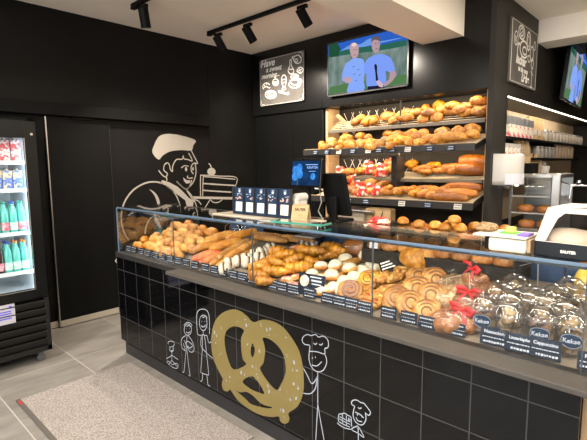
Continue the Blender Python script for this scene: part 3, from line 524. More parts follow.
K = dict(
    roll0=rollp(0), roll1=rollp(1), roll2=rollp(2),
    wrapbag=simple(lambda: loaf_bm(.25, .068, .058, diag(.25, .068, 4), 40, 16, .5, seed=2), M['bag_'], 'baguette'),
    rosybag=simple(lambda: loaf_bm(.22, .066, .055, diag(.22, .066, 3), 34, 16, .5, seed=3), M['rosy'], 'filled_baguette'),
    flute=simple(lambda: loaf_bm(.33, .056, .05, diag(.33, .056, 7, .9, .006, .006), 50, 14, .45, seed=4), M['flute'], 'baguette_flute'),
    white=k_white, croissant=simple(lambda: croissant_bm(.058), M['crois'], 'croissant'), croissant2=simple(lambda: croissant_bm(.052, plump=1.15), M['crois'], 'croissant'),
    berry=k_berry, sugar=simple(lambda: bun_bm(.043, .058, .03, 1), M['sugar'], 'sugar_dusted_bun'),
    finger=simple(lambda: loaf_bm(.16, .05, .04, diag(.16, .05, 5, 1.2, .004, .004), 30, 14, .5, seed=9), M['pastry'], 'pastry_finger'),
    snail=k_snail(), snaillt=k_snail('cheese'), chocswirl=k_chocswirl, danishc=k_danish('custard', 1), danishj=k_danish('jam', 2),
    puff=simple(lambda: loaf_bm(.19, .13, .10, diag(.19, .13, 6, 1.1, .008, .012), 36, 22, .6, .08, 5), M['crois'], 'braided_brioche'),
    bag0=k_bagged(0), bag1=k_bagged(1), bag2=k_bagged(2), cup0=k_cup(0), cup1=k_cup(1), cup2=k_cup(2),
    country=simple(lambda: loaf_bm(.16, .11, .085, [(-.03, 0, 1.2, .05, .009, .016), (.03, 0, 1.2, .05, .009, .016)], seed=12, lump=.06), M['rustic'], 'country_loaf'),
    rackroll=simple(lambda: loaf_bm(.16, .092, .08, [(-.035, 0, .9, .04, .008, .013), (.005, 0, .9, .04, .008, .013), (.045, 0, .9, .035, .008, .013)], seed=13, lump=.07), M['roll'], 'bread_roll'),
    rackpale=simple(lambda: loaf_bm(.14, .088, .070, [(0, 0, -.2, .05, .007, .009)], seed=14, lump=.05), M['rollpale'], 'floured_roll'),
    seeded=simple(lambda: loaf_bm(.15, .08, .066, [(0, 0, .1, .06, .007, .008)], seed=15), M['grain'], 'seeded_roll'),
    cheese=simple(lambda: loaf_bm(.15, .10, .085, [(0, 0, .3, .06, .01, .01)], seed=16, lump=.08), M['cheese'], 'cheese_loaf'),
    bigswirl=simple(lambda: _bigswirl(), M['roll'], 'spiral_bread'),
    ringb=simple(lambda: ring_bm(.048, .021, .95, 3), M['roll'], 'ring_roll'),
    braid=simple(lambda: braid_bm(.20, .10, .085), M['braid'], 'braided_loaf'), braids=simple(lambda: braid_bm(.14, .095, .085), M['braid'], 'braided_loaf'),
    split=simple(lambda: loaf_bm(.21, .085, .075, [(0, 0, 0, .085, .012, .018)], 32, 18, .5, .05, 17), M['rustic'], 'split_loaf'),
    longloaf=simple(lambda: loaf_bm(.36, .10, .085, diag(.36, .10, 8, 1.2, .007, .006), 50, 18, .45, .02, 18), M['darkbread'], 'long_brown_loaf'),
    tinloaf=simple(lambda: loaf_bm(.27, .13, .12, (), 36, 20, .35, .02, 19), M['darkbread'], 'tin_loaf'),
    longlight=simple(lambda: loaf_bm(.38, .10, .085, diag(.38, .10, 5, .7, .010, .012), 50, 18, .45, .03, 20), M['roll'], 'long_white_loaf'),
    bunball=simple(lambda: bun_bm(.036, .05, .02, 22), M['roll'], 'round_bun'),
    brownroll=simple(lambda: loaf_bm(.10, .08, .062, [(0, 0, 0, .035, .008, .008)], seed=23), M['rustic'], 'brown_roll'),
)
def _bigswirl():
    bm = loaf_bm(.125, .12, .06, (), 24, 22, .55, .02); join_bm(bm, spiral_bm(2.4, .008, .046, .013, .05)); return bm
PROTO = {}
CATS = {'bread_roll': 'roll', 'baguette': 'baguette', 'filled_baguette': 'baguette', 'baguette_flute': 'baguette', 'croissant': 'croissant', 'sugar_dusted_bun': 'bun', 'pastry_finger': 'pastry', 'floured_roll': 'roll', 'seeded_roll': 'roll', 'ring_roll': 'roll', 'round_bun': 'bun', 'brown_roll': 'roll'}
def put(kind, loc, rot, label, group=None, cat=None, scale=None):
    """first use builds the thing, later uses copy it with its parts"""
    if kind not in PROTO:
        o = K[kind](); PROTO[kind] = o
        o.location = loc; o.rotation_euler = rot
        if scale: o.scale = (scale,) * 3
        o['label'] = label
    else: o = copy_thing(PROTO[kind], loc, rot, label, scale); 
    if not scale: o.scale = (1, 1, 1)
    if cat: o['category'] = cat
    elif 'category' not in o.keys(): o['category'] = CATS.get(o.name.split('.')[0], 'bread')
    if group: o['group'] = group
    elif 'group' in o.keys(): del o['group']
    return o
ORD = 'first second third fourth fifth sixth seventh eighth ninth tenth eleventh twelfth thirteenth fourteenth fifteenth sixteenth seventeenth eighteenth nineteenth twentieth twenty-first twenty-second twenty-third twenty-fourth twenty-fifth twenty-sixth twenty-seventh twenty-eighth twenty-ninth thirtieth thirty-first thirty-second thirty-third thirty-fourth thirty-fifth thirty-sixth'.split()
# ================================================================ THE SETTING
XW = -1.13          # left wall face
CZ = 3.05           # ceiling height
RX, NY, FY = 6.2, -4.4, 7.4
struct('floor', B(XW - .1, RX, NY, FY, -.05, 0), M['floor'], 'pale grey stone tiled floor')
struct('ceiling', B(XW - .1, RX, NY, FY, CZ, CZ + .1), M['ceil'], 'cream painted ceiling')
bm = bmesh.new(); box(bm, XW - .1, XW, NY, FY, 0, CZ); struct('wall_left', bm, M['black'], 'black panelled wall with a sliding door')
bm = bmesh.new()
box(bm, XW, RX, FY, FY + .1, 0, CZ); struct('wall_far', bm, M['greydark'])
bm = bmesh.new(); box(bm, RX, RX + .1, NY, FY, 0, CZ); struct('wall_right', bm, M['cream'])
# shop front behind the photographer, with a big window to the street
bm = bmesh.new(); box(bm, XW, .6, NY - .1, NY, 0, CZ); box(bm, 5.4, RX, NY - .1, NY, 0, CZ); box(bm, .6, 5.4, NY - .1, NY, 2.6, CZ); box(bm, .6, 5.4, NY - .1, NY, 0, .35)
struct('wall_front', bm, M['cream'])
bm = bmesh.new()
for x in (.6, 2.2, 3.8, 5.34): box(bm, x, x + .06, NY - .08, NY - .02, .35, 2.6)
box(bm, .6, 5.4, NY - .08, NY - .02, .35, .41); box(bm, .6, 5.4, NY - .08, NY - .02, 2.54, 2.6)
wf = struct('window_1', bm, M['rail'])
mesh_obj('window_glass', B(.6, 5.4, NY - .055, NY - .05, .35, 2.6), M['glass'], wf)
# back wall below and behind the fascia
struct('wall_back', B(XW, 2.0, 2.80, 2.90, 0, CZ), M['black'])
bm = bmesh.new()
for x0, x1 in ((XW + .02, -.86), (-.855, -.42), (-.415, .085)): box(bm, x0, x1, 2.53, 2.56, 0, 2.26, .002)
struct('wall_panel', bm, M['blackgloss'], 'black lacquered wall panels under the chalkboard')
bm = bmesh.new()
for x0, x1 in ((XW + .01, .092), (.096, 2.04)): box(bm, x0, x1, 2.50, 2.56, 2.24, CZ - .001, .0015)
box(bm, XW + .01, 2.0, 2.56, 2.80, 2.24, 2.27); 
struct('trim_1', bm, M['blackgloss'], 'black fascia panels below the ceiling')
# partition that carries the side chalkboard; the shelf niche is cut into it further back
bm = bmesh.new()
box(bm, 2.0, 2.05, 2.47, 2.80, 0, CZ - .001)
box(bm, 1.95, 2.05, 2.80, FY, 2.215, CZ - .001); box(bm, 1.60, 1.64, 2.84, FY, 0, 2.3); box(bm, 1.64, 2.05, 2.79, 2.83, 0, 2.215); box(bm, 1.64, 2.05, 2.80, FY, 2.20, 2.215)
struct('wall_partition', bm, M['greydark'], 'dark partition wall with a lit shelf niche')
struct('trim_2', B(1.641, 1.66, 2.835, FY, .9, 2.199), M['woodback'], 'oak back panel of the shelf niche')
bm = bmesh.new(); box(bm, 1.351, 1.756, -.9, 2.498, 2.72, CZ - .001); struct('ceiling_beam', bm, M['ceil'], 'boxed cream ceiling beam ending at the fascia')
bm = bmesh.new(); box(bm, 2.052, RX, 3.66, 3.99, 2.82, CZ - .001); struct('ceiling_beam', bm, M['ceil'], 'cream ceiling beam behind the side chalkboard')
# left wall: rail box, sliding door, fixed panels
bm = bmesh.new(); box(bm, XW + .001, XW + .10, -1.6, 1.74, 2.06, 2.17, .004); struct('trim_3', bm, M['blackmatt'], 'black rail box above the sliding door')
bm = bmesh.new(); box(bm, XW + .001, XW + .008, 1.778, 2.49, 0, CZ - .01); box(bm, XW + .001, XW + .008, -4.3, 1.772, 2.18, CZ - .01)
struct('wall_panel', bm, M['black'], 'black panels above and beside the sliding door')
d1 = struct('door_1', B(XW + .012, XW + .04, -.105, .488, .07, 2.055, .002), M['blackmatt'], 'black sliding door beside the drinks fridge')
mesh_obj('kick_plate', B(XW + .012, XW + .043, -.105, .488, .008, .069, .002), M['kick'], d1)
mesh_obj('edge_strip', B(XW + .012, XW + .047, -.118, -.107, .01, 2.05, .002), M['steel'], d1)
mesh_obj('edge_strip', B(XW + .012, XW + .046, .4885, .4935, .01, 2.03), M['greydark'], d1)
bm = bmesh.new(); fw = lambda a, b: (XW + .045, a, b); ribbon(bm, [(.50, .545), (.475, .58), (.50, .615)], .008, fw, False); mesh_obj('arrow_mark', bm, M['chalk'], d1)
bm = bmesh.new(); box(bm, XW + .02, XW + .06, .12, .30, 2.035, 2.058, .003); mesh_obj('rail_guide', bm, M['blackmatt'], d1)
d2 = struct('door_2', B(XW + .001, XW + .01, .495, 1.76, .005, 2.055, .001), M['black'], 'black panel carrying the baker drawing')
d3 = struct('door_3', B(XW + .001, XW + .01, -1.6, -.122, .07, 2.055, .001), M['blackmatt'], 'black panel behind the drinks fridge')
mesh_obj('kick_plate', B(XW + .001, XW + .014, -1.6, -.122, .008, .069), M['kick'], d3)
struct('baseboard_left', B(XW + .001, XW + .016, 1.78, 2.49, 0, .07), M['steel'])
# ---- baker mural
mur = thing('baker_mural', 'cream line drawing of a smiling baker in a cap carrying a cake', 'wall decal', (XW, 1.2, 1.2))
fm = lambda a, b: (XW + .0125 - XW, a - 1.2, b - 1.2)
names = ['cap', 'eye', 'eye', 'smile', 'collar', 'cherry', 'tray', 'sleeve_fold', 'apron_knot', 'apron_knot']
for i, l in enumerate(DRAW['mural_fill']):
    mesh_obj(names[i], flat_fill([l], fm, smooth=i in (0, 5, 7, 8, 9)), M['deco'], mur)
bm = bmesh.new()
for i, l in enumerate(DRAW['mural_line']): ribbon(bm, l, .018 if i in (7, 15, 16) else .013, fm)
mesh_obj('outline_strokes', bm, M['deco'], mur)

# ================================================================ COUNTER
ct = thing('bakery_counter', 'long glass fronted bakery counter clad in glossy black tiles', 'counter', (0, 0, 0))
bm = bmesh.new(); box(bm, -.022, 3.245, .0, .03, .142, .845); box(bm, -.022, .008, .03, .66, .142, .845)
mesh_obj('tile_front', bm, M['tiles'], ct)
mesh_obj('carcass', B(.03, 3.245, .032, .66, .10, .80), M['blackmatt'], ct)
mesh_obj('plinth', B(-.045, 3.245, .045, .62, 0, .142), M['plinth'], ct)
bm = bmesh.new(); box(bm, -.02, 3.9, -.012, .055, .846, .885, .004); box(bm, -.02, .03, .055, .66, .846, .885, .004); mesh_obj('front_rail', bm, M['rail'], ct)
bm = bmesh.new(); box(bm, .93, 3.9, -.125, -.005, .872, .892, .003)
mesh_obj('bag_ledge', bm, M['ledge'], ct)
bm = bmesh.new(); 
M4 = Matrix.Translation((0, .06, .868)) @ Matrix.Rotation(math.atan(.25), 4, 'X')
box(bm, .012, 3.88, 0, .60, 0, .012, M4=M4); mesh_obj('display_deck', bm, pbr('deck_laminate', (.16, .13, .10), .5, col2=(.2, .17, .13)), ct)
bm = bmesh.new(); box(bm, 3.247, 3.9, .03, .66, .10, .86); mesh_obj('end_cabinet', bm, M['woodend'], ct)
# rear sliding doors of the case
xs = [.02, .62, 1.02, 1.50, 1.98, 2.36, 2.80, 3.04, 3.88]
mt = ['blackgloss', 'navyreflect', 'blackgloss', 'navyreflect', 'blackgloss', 'blackgloss', 'navyreflect', 'navyreflect']  # navy ones carry the painted daylight reflection
for i in range(8):
    z1 = 1.19 if not (4 <= i <= 5) else 1.02
    mesh_obj('rear_panel', B(xs[i] + .004, xs[i + 1] - .004, .672, .682, .99, z1, .001), M[mt[i]], ct)
bm = bmesh.new(); box(bm, .02, 3.88, .655, .70, .80, .99); box(bm, .02, 2.06, .60, .70, 1.19, 1.21); box(bm, 2.9, 3.88, .60, .70, 1.19, 1.21)
for x in (.03, .82, 1.63, 2.43, 3.24): box(bm, x - .012, x + .012, .60, .625, .93, 1.19)
mesh_obj('rear_frame', bm, M['blackmatt'], ct)
for x0, x1 in ((.005, .815), (.82, 1.63), (1.635, 2.43), (2.435, 3.235), (3.24, 3.88)):
    g = mesh_obj('front_pane', B(x0, x1, .015, .021, .886, 1.243), M['glass'], ct)
    mesh_obj('pane_edge', B(x1 - .0005, x1 + .003, .0145, .0215, .886, 1.243), M['seam'], g)
g = mesh_obj('top_pane', B(0, 3.88, .014, .40, 1.244, 1.252), M['glasstop'], ct)
mesh_obj('top_front_edge', B(0, 3.88, .010, .0135, 1.242, 1.2535, .001), M['edge'], g)
g = mesh_obj('end_pane', B(-.006, .0, .015, .60, .886, 1.243), M['glassside'], ct)
mesh_obj('end_pane_edge', B(-.008, .002, .008, .0145, .886, 1.243), M['edge'], g)
mesh_obj('lamp_rail', B(.03, 3.86, .023, .034, 1.231, 1.242), M['seam'], ct)
# drawings on the tiles
ff = lambda a, b: (a, -.0015, b)
pz = mesh_obj('pretzel_emblem', flat_fill(DRAW['pretzel'], ff, smooth=True), M['gold'], ct); pz['label'] = 'big golden pretzel sprinkled with white salt grains'
bm = bmesh.new()
for i, (a, b) in enumerate(DRAW['salt']):
    an = i * 1.3; 
    vs = [bm.verts.new((a + .008 * math.cos(t) * math.cos(an) - .0045 * math.sin(t) * math.sin(an), -.0025, b + .013 * math.sin(t) * math.cos(an * .3) + .003 * math.cos(t))) for t in [k * math.pi / 4 for k in range(8)]]
    bm.faces.new(vs)
mesh_obj('salt_grains', bm, M['figwhite'], pz)
for nm, lb, key in (('child_drawing', 'white stick drawing of a sitting child in a cap', 'child'), ('boy_drawing', 'white stick drawing of a child hugging bread', 'boy'), ('woman_drawing', 'white stick drawing of a long haired woman', 'woman'), ('baker_drawing', 'white stick drawing of a tall baker in a chef hat', 'chefman'), ('small_baker_drawing', 'white stick drawing of a small baker holding a cake', 'smallchef')):
    bm = bmesh.new()
    for l in DRAW[key]: ribbon(bm, l, .0052, ff)
    mesh_obj(nm, bm, M['figwhite'], ct)['label'] = lb
# ================================================================ FLOOR MAT
mt_ = mesh_obj('entrance_mat', B(.172, 1.665, -.82, -.03, .001, .010, .002), M['mat'])
tag(mt_, 'speckled beige entrance mat lying along the foot of the tiled counter', 'mat')
mesh_obj('mat_border', B(.165, 1.67, -.845, -.818, .001, .0115, .001), M['matedge'], mt_); 
bm = bmesh.new(); box(bm, .20, .26, -.840, -.828, .0117, .0125); mesh_obj('red_mark', bm, M['red'], mt_)
# ================================================================ DRINKS FRIDGE
FX, FY0, FY1 = -.37, -1.14, -.425
fr = thing('drinks_fridge', 'tall black glass door drinks fridge lit from inside, on castors', 'fridge', (0, 0, 0))
bm = bmesh.new(); 
box(bm, -1.04, FX - .05, FY0, FY0 + .04, .10, 1.95); box(bm, -1.04, FX - .05, FY1 - .04, FY1, .10, 1.95); box(bm, -1.04, -1.01, FY0, FY1, .10, 1.95)
box(bm, -1.04, FX - .05, FY0, FY1, 1.88, 1.95); box(bm, -1.04, FX - .05, FY0, FY1, .10, .56); mesh_obj('cabinet_body', bm, M['blackmatt'], fr)
bm = bmesh.new()
a, b, c, d = FY0 + .045, FY1 - .045, .57, 1.875
box(bm, -1.008, -1.0, a, b, c, d); box(bm, -1.0, FX - .06, a, a + .006, c, d); box(bm, -1.0, FX - .06, b - .006, b, c, d); box(bm, -1.0, FX - .06, a, b, c, c + .006); box(bm, -1.0, FX - .06, a, b, d - .006, d)
mesh_obj('liner', bm, pbr('fridge_liner', (.75, .80, .84), .35), fr)
dr = mesh_obj('door', (lambda bm: (box(bm, FX - .048, FX, FY0, FY0 + .085, .54, 1.93, .003), box(bm, FX - .048, FX, FY1 - .085, FY1, .54, 1.93, .003), box(bm, FX - .048, FX, FY0 + .085, FY1 - .085, 1.80, 1.93), box(bm, FX - .048, FX, FY0 + .085, FY1 - .085, .54, .615), bm)[-1])(bmesh.new()), M['blackgloss'], fr)
mesh_obj('door_glass', B(FX - .03, FX - .024, FY0 + .08, FY1 - .08, .61, 1.805), M['glass'], dr)
bm = bmesh.new(); box(bm, FX, FX + .003, FY1 - .090, FY1 - .086, .612, 1.80); box(bm, FX, FX + .003, FY0 + .09, FY1 - .086, .612, .617); mesh_obj('door_trim', bm, M['steel'], dr)
mesh_obj('lock', (lambda bm: cyl(bm, (FX, FY1 - .035, 1.83), (FX + .006, FY1 - .035, 1.83), .010))(bmesh.new()), M['steel'], dr)
bm = bmesh.new()
for k in range(6):
    z = .14 + k * .064
    M4 = Matrix.Translation((FX - .02, 0, z)) @ Matrix.Rotation(R(22), 4, 'Y'); box(bm, -.006, .006, FY0 + .03, FY1 - .03, 0, .055, .001, M4=M4)
box(bm, FX - .04, FX, FY0, FY0 + .03, .09, .535); box(bm, FX - .04, FX, FY1 - .03, FY1, .09, .535); box(bm, FX - .04, FX, FY0, FY1, .09, .13)
mesh_obj('louvre_grille', bm, pbr('grille_black', (.010, .0095, .009), .45, spec=.3), fr)
for y in (FY0 + .07, FY1 - .07):
    for x in (FX - .06, -.96):
        bm = bmesh.new(); cyl(bm, (x - .010, y, .030), (x + .010, y, .030), .029); box(bm, x - .015, x + .015, y - .02, y + .02, .05, .10); mesh_obj('castor', bm, pbr('castor_grey', (.10, .10, .10), .5) if x == FX - .06 and y < -1 else bpy.data.materials['castor_grey'], fr)
mesh_obj('inner_lamp', B(FX - .085, FX - .07, FY1 - .07, FY1 - .055, .60, 1.85), glow('fridge_lamp', (.75, .9, 1), 12), fr)
for z in (.74, 1.055, 1.395, 1.61):
    bm = bmesh.new(); box(bm, -.99, FX - .10, FY0 + .06, FY1 - .06, z - .008, z); box(bm, FX - .10, FX - .096, FY0 + .06, FY1 - .06, z - .012, z + .02)
    mesh_obj('shelf', bm, M['steel'] if z > 5 else pbr('wire_shelf%d' % int(z * 100), (.7, .76, .8), .3), fr)
nt_ = mesh_obj('door_notice', B(FX + .001, FX + .003, FY1 - .52, FY1 - .245, .375, .535), pbr('notice_paper', (.42, .41, .46), .7)); tag(nt_, 'white notice with purple print stuck on the fridge louvres', 'notice')
bm = bmesh.new(); cyl(bm, (FX + .003, FY1 - .275, .51), (FX + .004, FY1 - .275, .51), .012)
for k in range(4): box(bm, FX + .003, FX + .0036, FY1 - .5, FY1 - .27, .42 + k * .018, .430 + k * .018)
mesh_obj('purple_print', bm, pbr('purple_print', (.10, .08, .55), .6), nt_)
def bottle_fn(name, col, cap, lab, h=.255, r=.029, trans=.0):
    t = thing(name, '', 'bottle')
    bm = bmesh.new(); lathe(bm, [(r * .8, 0), (r, .006), (r, h * .30), (r * .93, h * .36), (r, h * .42), (r, h * .60), (r * .8, h * .72), (r * .38, h * .86), (r * .36, h * .93)], 20)
    mesh_obj('bottle_body', bm, col, t, True)
    bm = bmesh.new(); lathe(bm, [(r * .42, h * .93), (r * .42, h), (0.001, h)], 16); mesh_obj('cap', bm, cap, t, True)
    if lab:
        bm = bmesh.new(); lathe(bm, [(r * 1.03, h * .12), (r * 1.03, h * .36)], 20, caps=(False, False)); mesh_obj('label_band', bm, lab, t, True)
    return t
teal = pbr('teal_bottle', (.10, .52, .46), .12, spec=.8, coat=.5); cola = pbr('cola', (.05, .02, .012), .1, coat=.5)
capo = pbr('orange_cap', (.85, .26, .05), .4); capg = pbr('teal_cap', (.05, .35, .30), .4); capb = pbr('blue_cap', (.04, .06, .45), .4); lblue = pbr('pale_label', (.75, .85, .78), .5, col2=(.35, .65, .55), scale=40); lred = pbr('red_label', (.62, .05, .12), .5, col2=(.8, .5, .55), scale=30)
K['b_orange'] = lambda: bottle_fn('water_bottle', teal, capo, lblue); K['b_teal'] = lambda: bottle_fn('water_bottle', teal, capg, None); K['b_red'] = lambda: bottle_fn('water_bottle', teal, capg, lred)
K['b_cola'] = lambda: bottle_fn('cola_bottle', cola, capo, lred); K['b_blue'] = lambda: bottle_fn('water_bottle', teal, capb, lblue)
cols = [-.530, -.589, -.648, -.707, -.766, -.825, -.884, -.943]
nth = lambda i: ORD[i]
def fridge_row(z, kinds, rowname, h):
    for i, k in enumerate(kinds):
        for dpt, x in enumerate((-.52, -.60)):
            wh = 'front' if dpt == 0 else 'second'
            desc = {'b_orange': 'orange capped water bottle', 'b_teal': 'teal capped plain water bottle', 'b_red': 'water bottle with red label', 'b_cola': 'dark cola bottle', 'b_blue': 'blue capped water bottle'}[k]
            put(k, (x, cols[i], z), (0, 0, i), f'{desc}, {rowname} fridge shelf {wh} row, {nth(i)} from the door edge', 'bottles in the drinks fridge')
fridge_row(1.057, ['b_red', 'b_blue', 'b_red', 'b_teal', 'b_orange', 'b_teal', 'b_teal', 'b_red'], 'middle', 0)
fridge_row(.742, ['b_orange', 'b_orange', 'b_blue', 'b_cola', 'b_blue', 'b_cola', 'b_teal', 'b_orange'], 'bottom', 0)
def carton(name, c1, c2, w, h, sc_):
    m = pbr(name + '_print', c1, .4, col2=c2, scale=sc_, lo=.45, hi=.52)
    t = thing(name, '', 'drink carton'); bm = bmesh.new(); box(bm, -w / 2, w / 2, -w / 2, w / 2, 0, h, .004); mesh_obj('carton_body', bm, m, t)
    mesh_obj('top_flap', B(-w / 2, w / 2, -.004, .004, h, h + .014, .001), M['paper'], t); return t
K['carton'] = lambda: carton('milk_carton', (.70, .70, .72), (.60, .08, .10), .068, .172, 48)
K['pouch'] = lambda: carton('juice_carton', (.08, .20, .62), (.72, .62, .40), .064, .155, 50)
for i in range(6):
    put('carton', (-.51, -.545 - .074 * i, 1.613), (0, 0, 0), f'white and red drink carton on the top fridge shelf, {nth(i)} from the door edge', 'cartons in the drinks fridge')
    put('pouch', (-.51, -.545 - .070 * i, 1.398), (0, 0, 0), f'blue and yellow drink carton on the second fridge shelf, {nth(i)} from the door edge', 'cartons in the drinks fridge')
# ================================================================ BREAD RACK
rk = thing('bread_rack', 'tall wooden bread rack with slatted trays in the back wall', 'rack', (0, 0, 0))
for x in (.10, 1.96): mesh_obj('side_post', B(x, x + .038, 2.56, 2.78, .95, 2.235), M['woodlt'], rk)
mesh_obj('back_board', B(.14, 1.962, 2.775, 2.795, .95, 2.235), pbr('rack_back', (.016, .014, .012), .6, spec=.2), rk)
fz = lambda a, b: (a, 2.7735, b)
for z0 in (2.0, 1.45):
    bm = bmesh.new()
    for k in range(16):
        x = .20 + .055 * k; ribbon(bm, [(x, z0), (x + .10 * (1 if k % 2 else -1), z0 + .19)], .0035, fz, False)
    mesh_obj('white_lattice_print', bm, M['chalk'], rk)
def tray(name, y0, y1, z0, z1, front, n=9):
    t = mesh_obj(name, bmesh.new(), M['slat'], rk); bm = bmesh.new()
    for k in range(n):
        u = (k + .5) / n; y = y0 + (y1 - y0) * u; z = z0 + (z1 - z0) * u; box(bm, .145, 1.955, y - .006, y + .006, z - .006, z + .002, .001)
    bm.to_mesh(t.data); bm.free()
    if front == 'rail':
        f = mesh_obj('front_rail', B(.04, 1.995, y0 - .045, y0 - .02, z0 - .045, z0 + .02, .003), M['rail'], t)
        bm = bmesh.new(); box(bm, .04, 1.995, y0 - .02, y0 - .012, z0 + .018, z0 + .026); mesh_obj('rail_lip', bm, M['woodlt'], t)
        for x in (.045, 1.985): 
            bm = bmesh.new(); an = math.atan2(z1 - z0, y1 - y0); box(bm, x - .006, x + .006, 0, math.hypot(y1 - y0, z1 - z0), -.03, .01, M4=Matrix.Translation((0, y0 - .03, z0 - .01)) @ Matrix.Rotation(an, 4, 'X'))
            mesh_obj('side_bracket', bm, M['blackmatt'], t)
    else:
        mesh_obj('front_edge', B(.145, 1.955, y0 - .03, y0 - .008, z0 - .028, z0 + .006, .002), M['steel'] if False else pbr('edge_grey', (.13, .115, .09), .4), t)
        bm = bmesh.new()
        for x in (.55, 1.0, 1.45): box(bm, x - .005, x + .005, y0, y1, z0 - .03, z0 - .008)
        mesh_obj('support', bm, M['blackmatt'], t)
    return t
tray('slatted_tray', 2.57, 2.75, 1.975, 2.095, 'edge', 5)
tray('slatted_tray', 2.27, 2.76, 1.73, 1.86, 'rail', 12)
tray('slatted_tray', 2.57, 2.75, 1.425, 1.50, 'edge', 6)
tray('slatted_tray', 2.27, 2.76, 1.215, 1.34, 'rail', 14)
bm = bmesh.new(); box(bm, 1.085, 1.097, 2.552, 2.566, 1.6, 2.23); box(bm, 1.06, 1.12, 2.45, 2.62, 1.22, 1.66); mesh_obj('divider_strut', bm, M['rail'], rk)
# wooden tongs flap at the left side, leaning panels seen edge on
mesh_obj('slanted_side_board', B(-.02, .02, 0, .30, -.008, .008, M4=Matrix.Translation((.22, 2.62, 2.16)) @ Matrix.Rotation(R(-38), 4, 'Y') @ Matrix.Rotation(R(-60), 4, 'X')), M['woodlt'], rk)
def labelled(desc, i, where): return f'{desc} {where}, {ORD[i]} loaf from the left'
t1 = ITEMS['t1']; order = sorted(range(len(t1)), key=lambda i: t1[i][0])
kinds1 = {0: 'rackroll', 1: 'rackroll', 2: 'rackroll', 3: 'country', 4: 'rackroll', 5: 'rackpale', 6: 'seeded', 7: 'rackroll', 8: 'rackroll', 9: 'bigswirl', 10: 'bigswirl', 11: 'cheese', 12: 'rackroll', 13: 'rackroll', 14: 'seeded', 15: 'rackroll', 16: 'rackpale', 17: 'country', 18: 'country', 19: 'country'}
DESC = {'rackroll': 'golden bread roll', 'rackpale': 'floury pale bread roll', 'seeded': 'seed crusted roll', 'country': 'scored golden country loaf', 'cheese': 'yellow crusty loaf', 'bigswirl': 'round spiral bread', 'ringb': 'ring shaped bread roll', 'braid': 'braided glossy loaf', 'braids': 'short braided loaf', 'split': 'floury loaf split along the top', 'longloaf': 'long scored brown loaf', 'tinloaf': 'big brown tin loaf', 'longlight': 'long pale crusted loaf'}
def shelf_items(pts, kinds, base, slope, y0, where, group, dy=0):
    order = sorted(range(len(pts)), key=lambda i: pts[i][0])
    for n, i in enumerate(order):
        x, y = pts[i]; k = kinds[i]; z = base + slope * (y - y0)
        tilt = 0
        rz = ((i * 37) % 50 - 25)
        rot = (R(20), R((i * 13) % 16 - 8), R(90 + rz) if k in ('country', 'rackroll', 'rackpale') and i % 3 else R(rz))
        if k == 'bigswirl': rot = (R(50), 0, R(rz * .3))
        if k == 'ringb': rot = (R(48), 0, R(rz * .3))
        put(k, (x, y + dy, z), rot, f'{DESC[k]} {where}, {ORD[n]} from the left', group)
shelf_items(t1, kinds1, 1.995, .9, 2.55, 'on the topmost rack tray', 'loaves on the topmost rack tray', .05)
t2 = ITEMS['t2']
kinds2 = ['rackroll', 'rackroll', 'rackpale', 'rackroll', 'rackroll', 'seeded', 'rackroll', 'rackpale', 'cheese', 'cheese', 'rackroll', 'rackroll', 'ringb', 'ringb', 'country', 'rackroll', 'seeded', 'rackroll', 'rackroll', 'seeded', 'country', 'rackpale', 'rackroll']
shelf_items([(min(x, 1.90), y) for x, y in t2], kinds2, 1.772, .55, 2.2, 'on the second rack tray', 'loaves on the second rack tray', .15)
for n, (x, y) in enumerate([(.30, 2.42), (.45, 2.50), (.60, 2.56), (.75, 2.48), (.92, 2.60), (1.08, 2.52), (1.55, 2.60), (1.72, 2.55), (.36, 2.62)]):
    put('rackroll' if n % 3 else 'rackpale', (x, y, 1.80 + .27 * (y - 2.35)), (R(15), 0, R(n * 40)), f'{"golden" if n % 3 else "floury pale"} bread roll at the rear of the second rack tray, {ORD[n]} from the left', 'loaves on the second rack tray')
put('longlight', (1.72, 2.305, 1.775), (R(15), 0, R(-3)), 'long pale crusted loaf lying behind the right end of the upper card rail', 'loaves on the second rack tray')
t3 = ITEMS['t3']
kinds3 = ['country', 'cheese', 'redbag', 'country', 'redbag', 'braids', 'braids', 'braids', 'braids', 'split', 'split', 'seeded', 'tinloaf', 'tinloaf']
def redbag():
    t = thing('red_bread_bag', '', 'bread bag')
    bm = loaf_bm(.17, .10, .085, [(-.03, 0, .8, .05, .012, .02), (.04, 0, 1.2, .05, .012, .02)], 28, 20, .5, .22, 31); mesh_obj('bag', bm, M['redbag'], t)
    bm = loaf_bm(.08, .09, .06, (), 14, 12, .6, .06, 32); bmesh.ops.translate(bm, verts=bm.verts, vec=(-.06, 0, .02)); mesh_obj('bread', bm, M['roll'], t, True)
    mesh_obj('white_print', loaf_bm(.05, .05, .03, (), 10, 10, .6, .1, 3), M['paper'], t, True).location = (.02, -.02, .075); return t
K['redbag'] = redbag; DESC['redbag'] = 'red printed bag of bread'
shelf_items([(min(x, 1.80), y) for x, y in t3], kinds3, 1.44, .9, 2.55, 'on the third rack tray', 'loaves on the third rack tray', .05)
t4 = ITEMS['t4']
kinds4 = ['redbag', 'redbag', 'redbag', 'rackroll', 'braid', 'rackroll', 'braid', 'braid', 'split', 'split', 'split']
for n, i in enumerate(sorted(range(len(t4)), key=lambda i: t4[i][0])):
    x, y = t4[i]; k = kinds4[i]
    rz = {'braid': 68, 'split': 75, 'redbag': i * 40, 'rackroll': 30}[k]
    put(k, (x, y + .14, 1.25 + .5 * (y - 2.2)), (R(6), R(-14) if k in ('braid', 'split') else 0, R(rz)), f'{DESC[k]} on the lowest rack tray, {ORD[n]} from the left', 'loaves on the lowest rack tray')
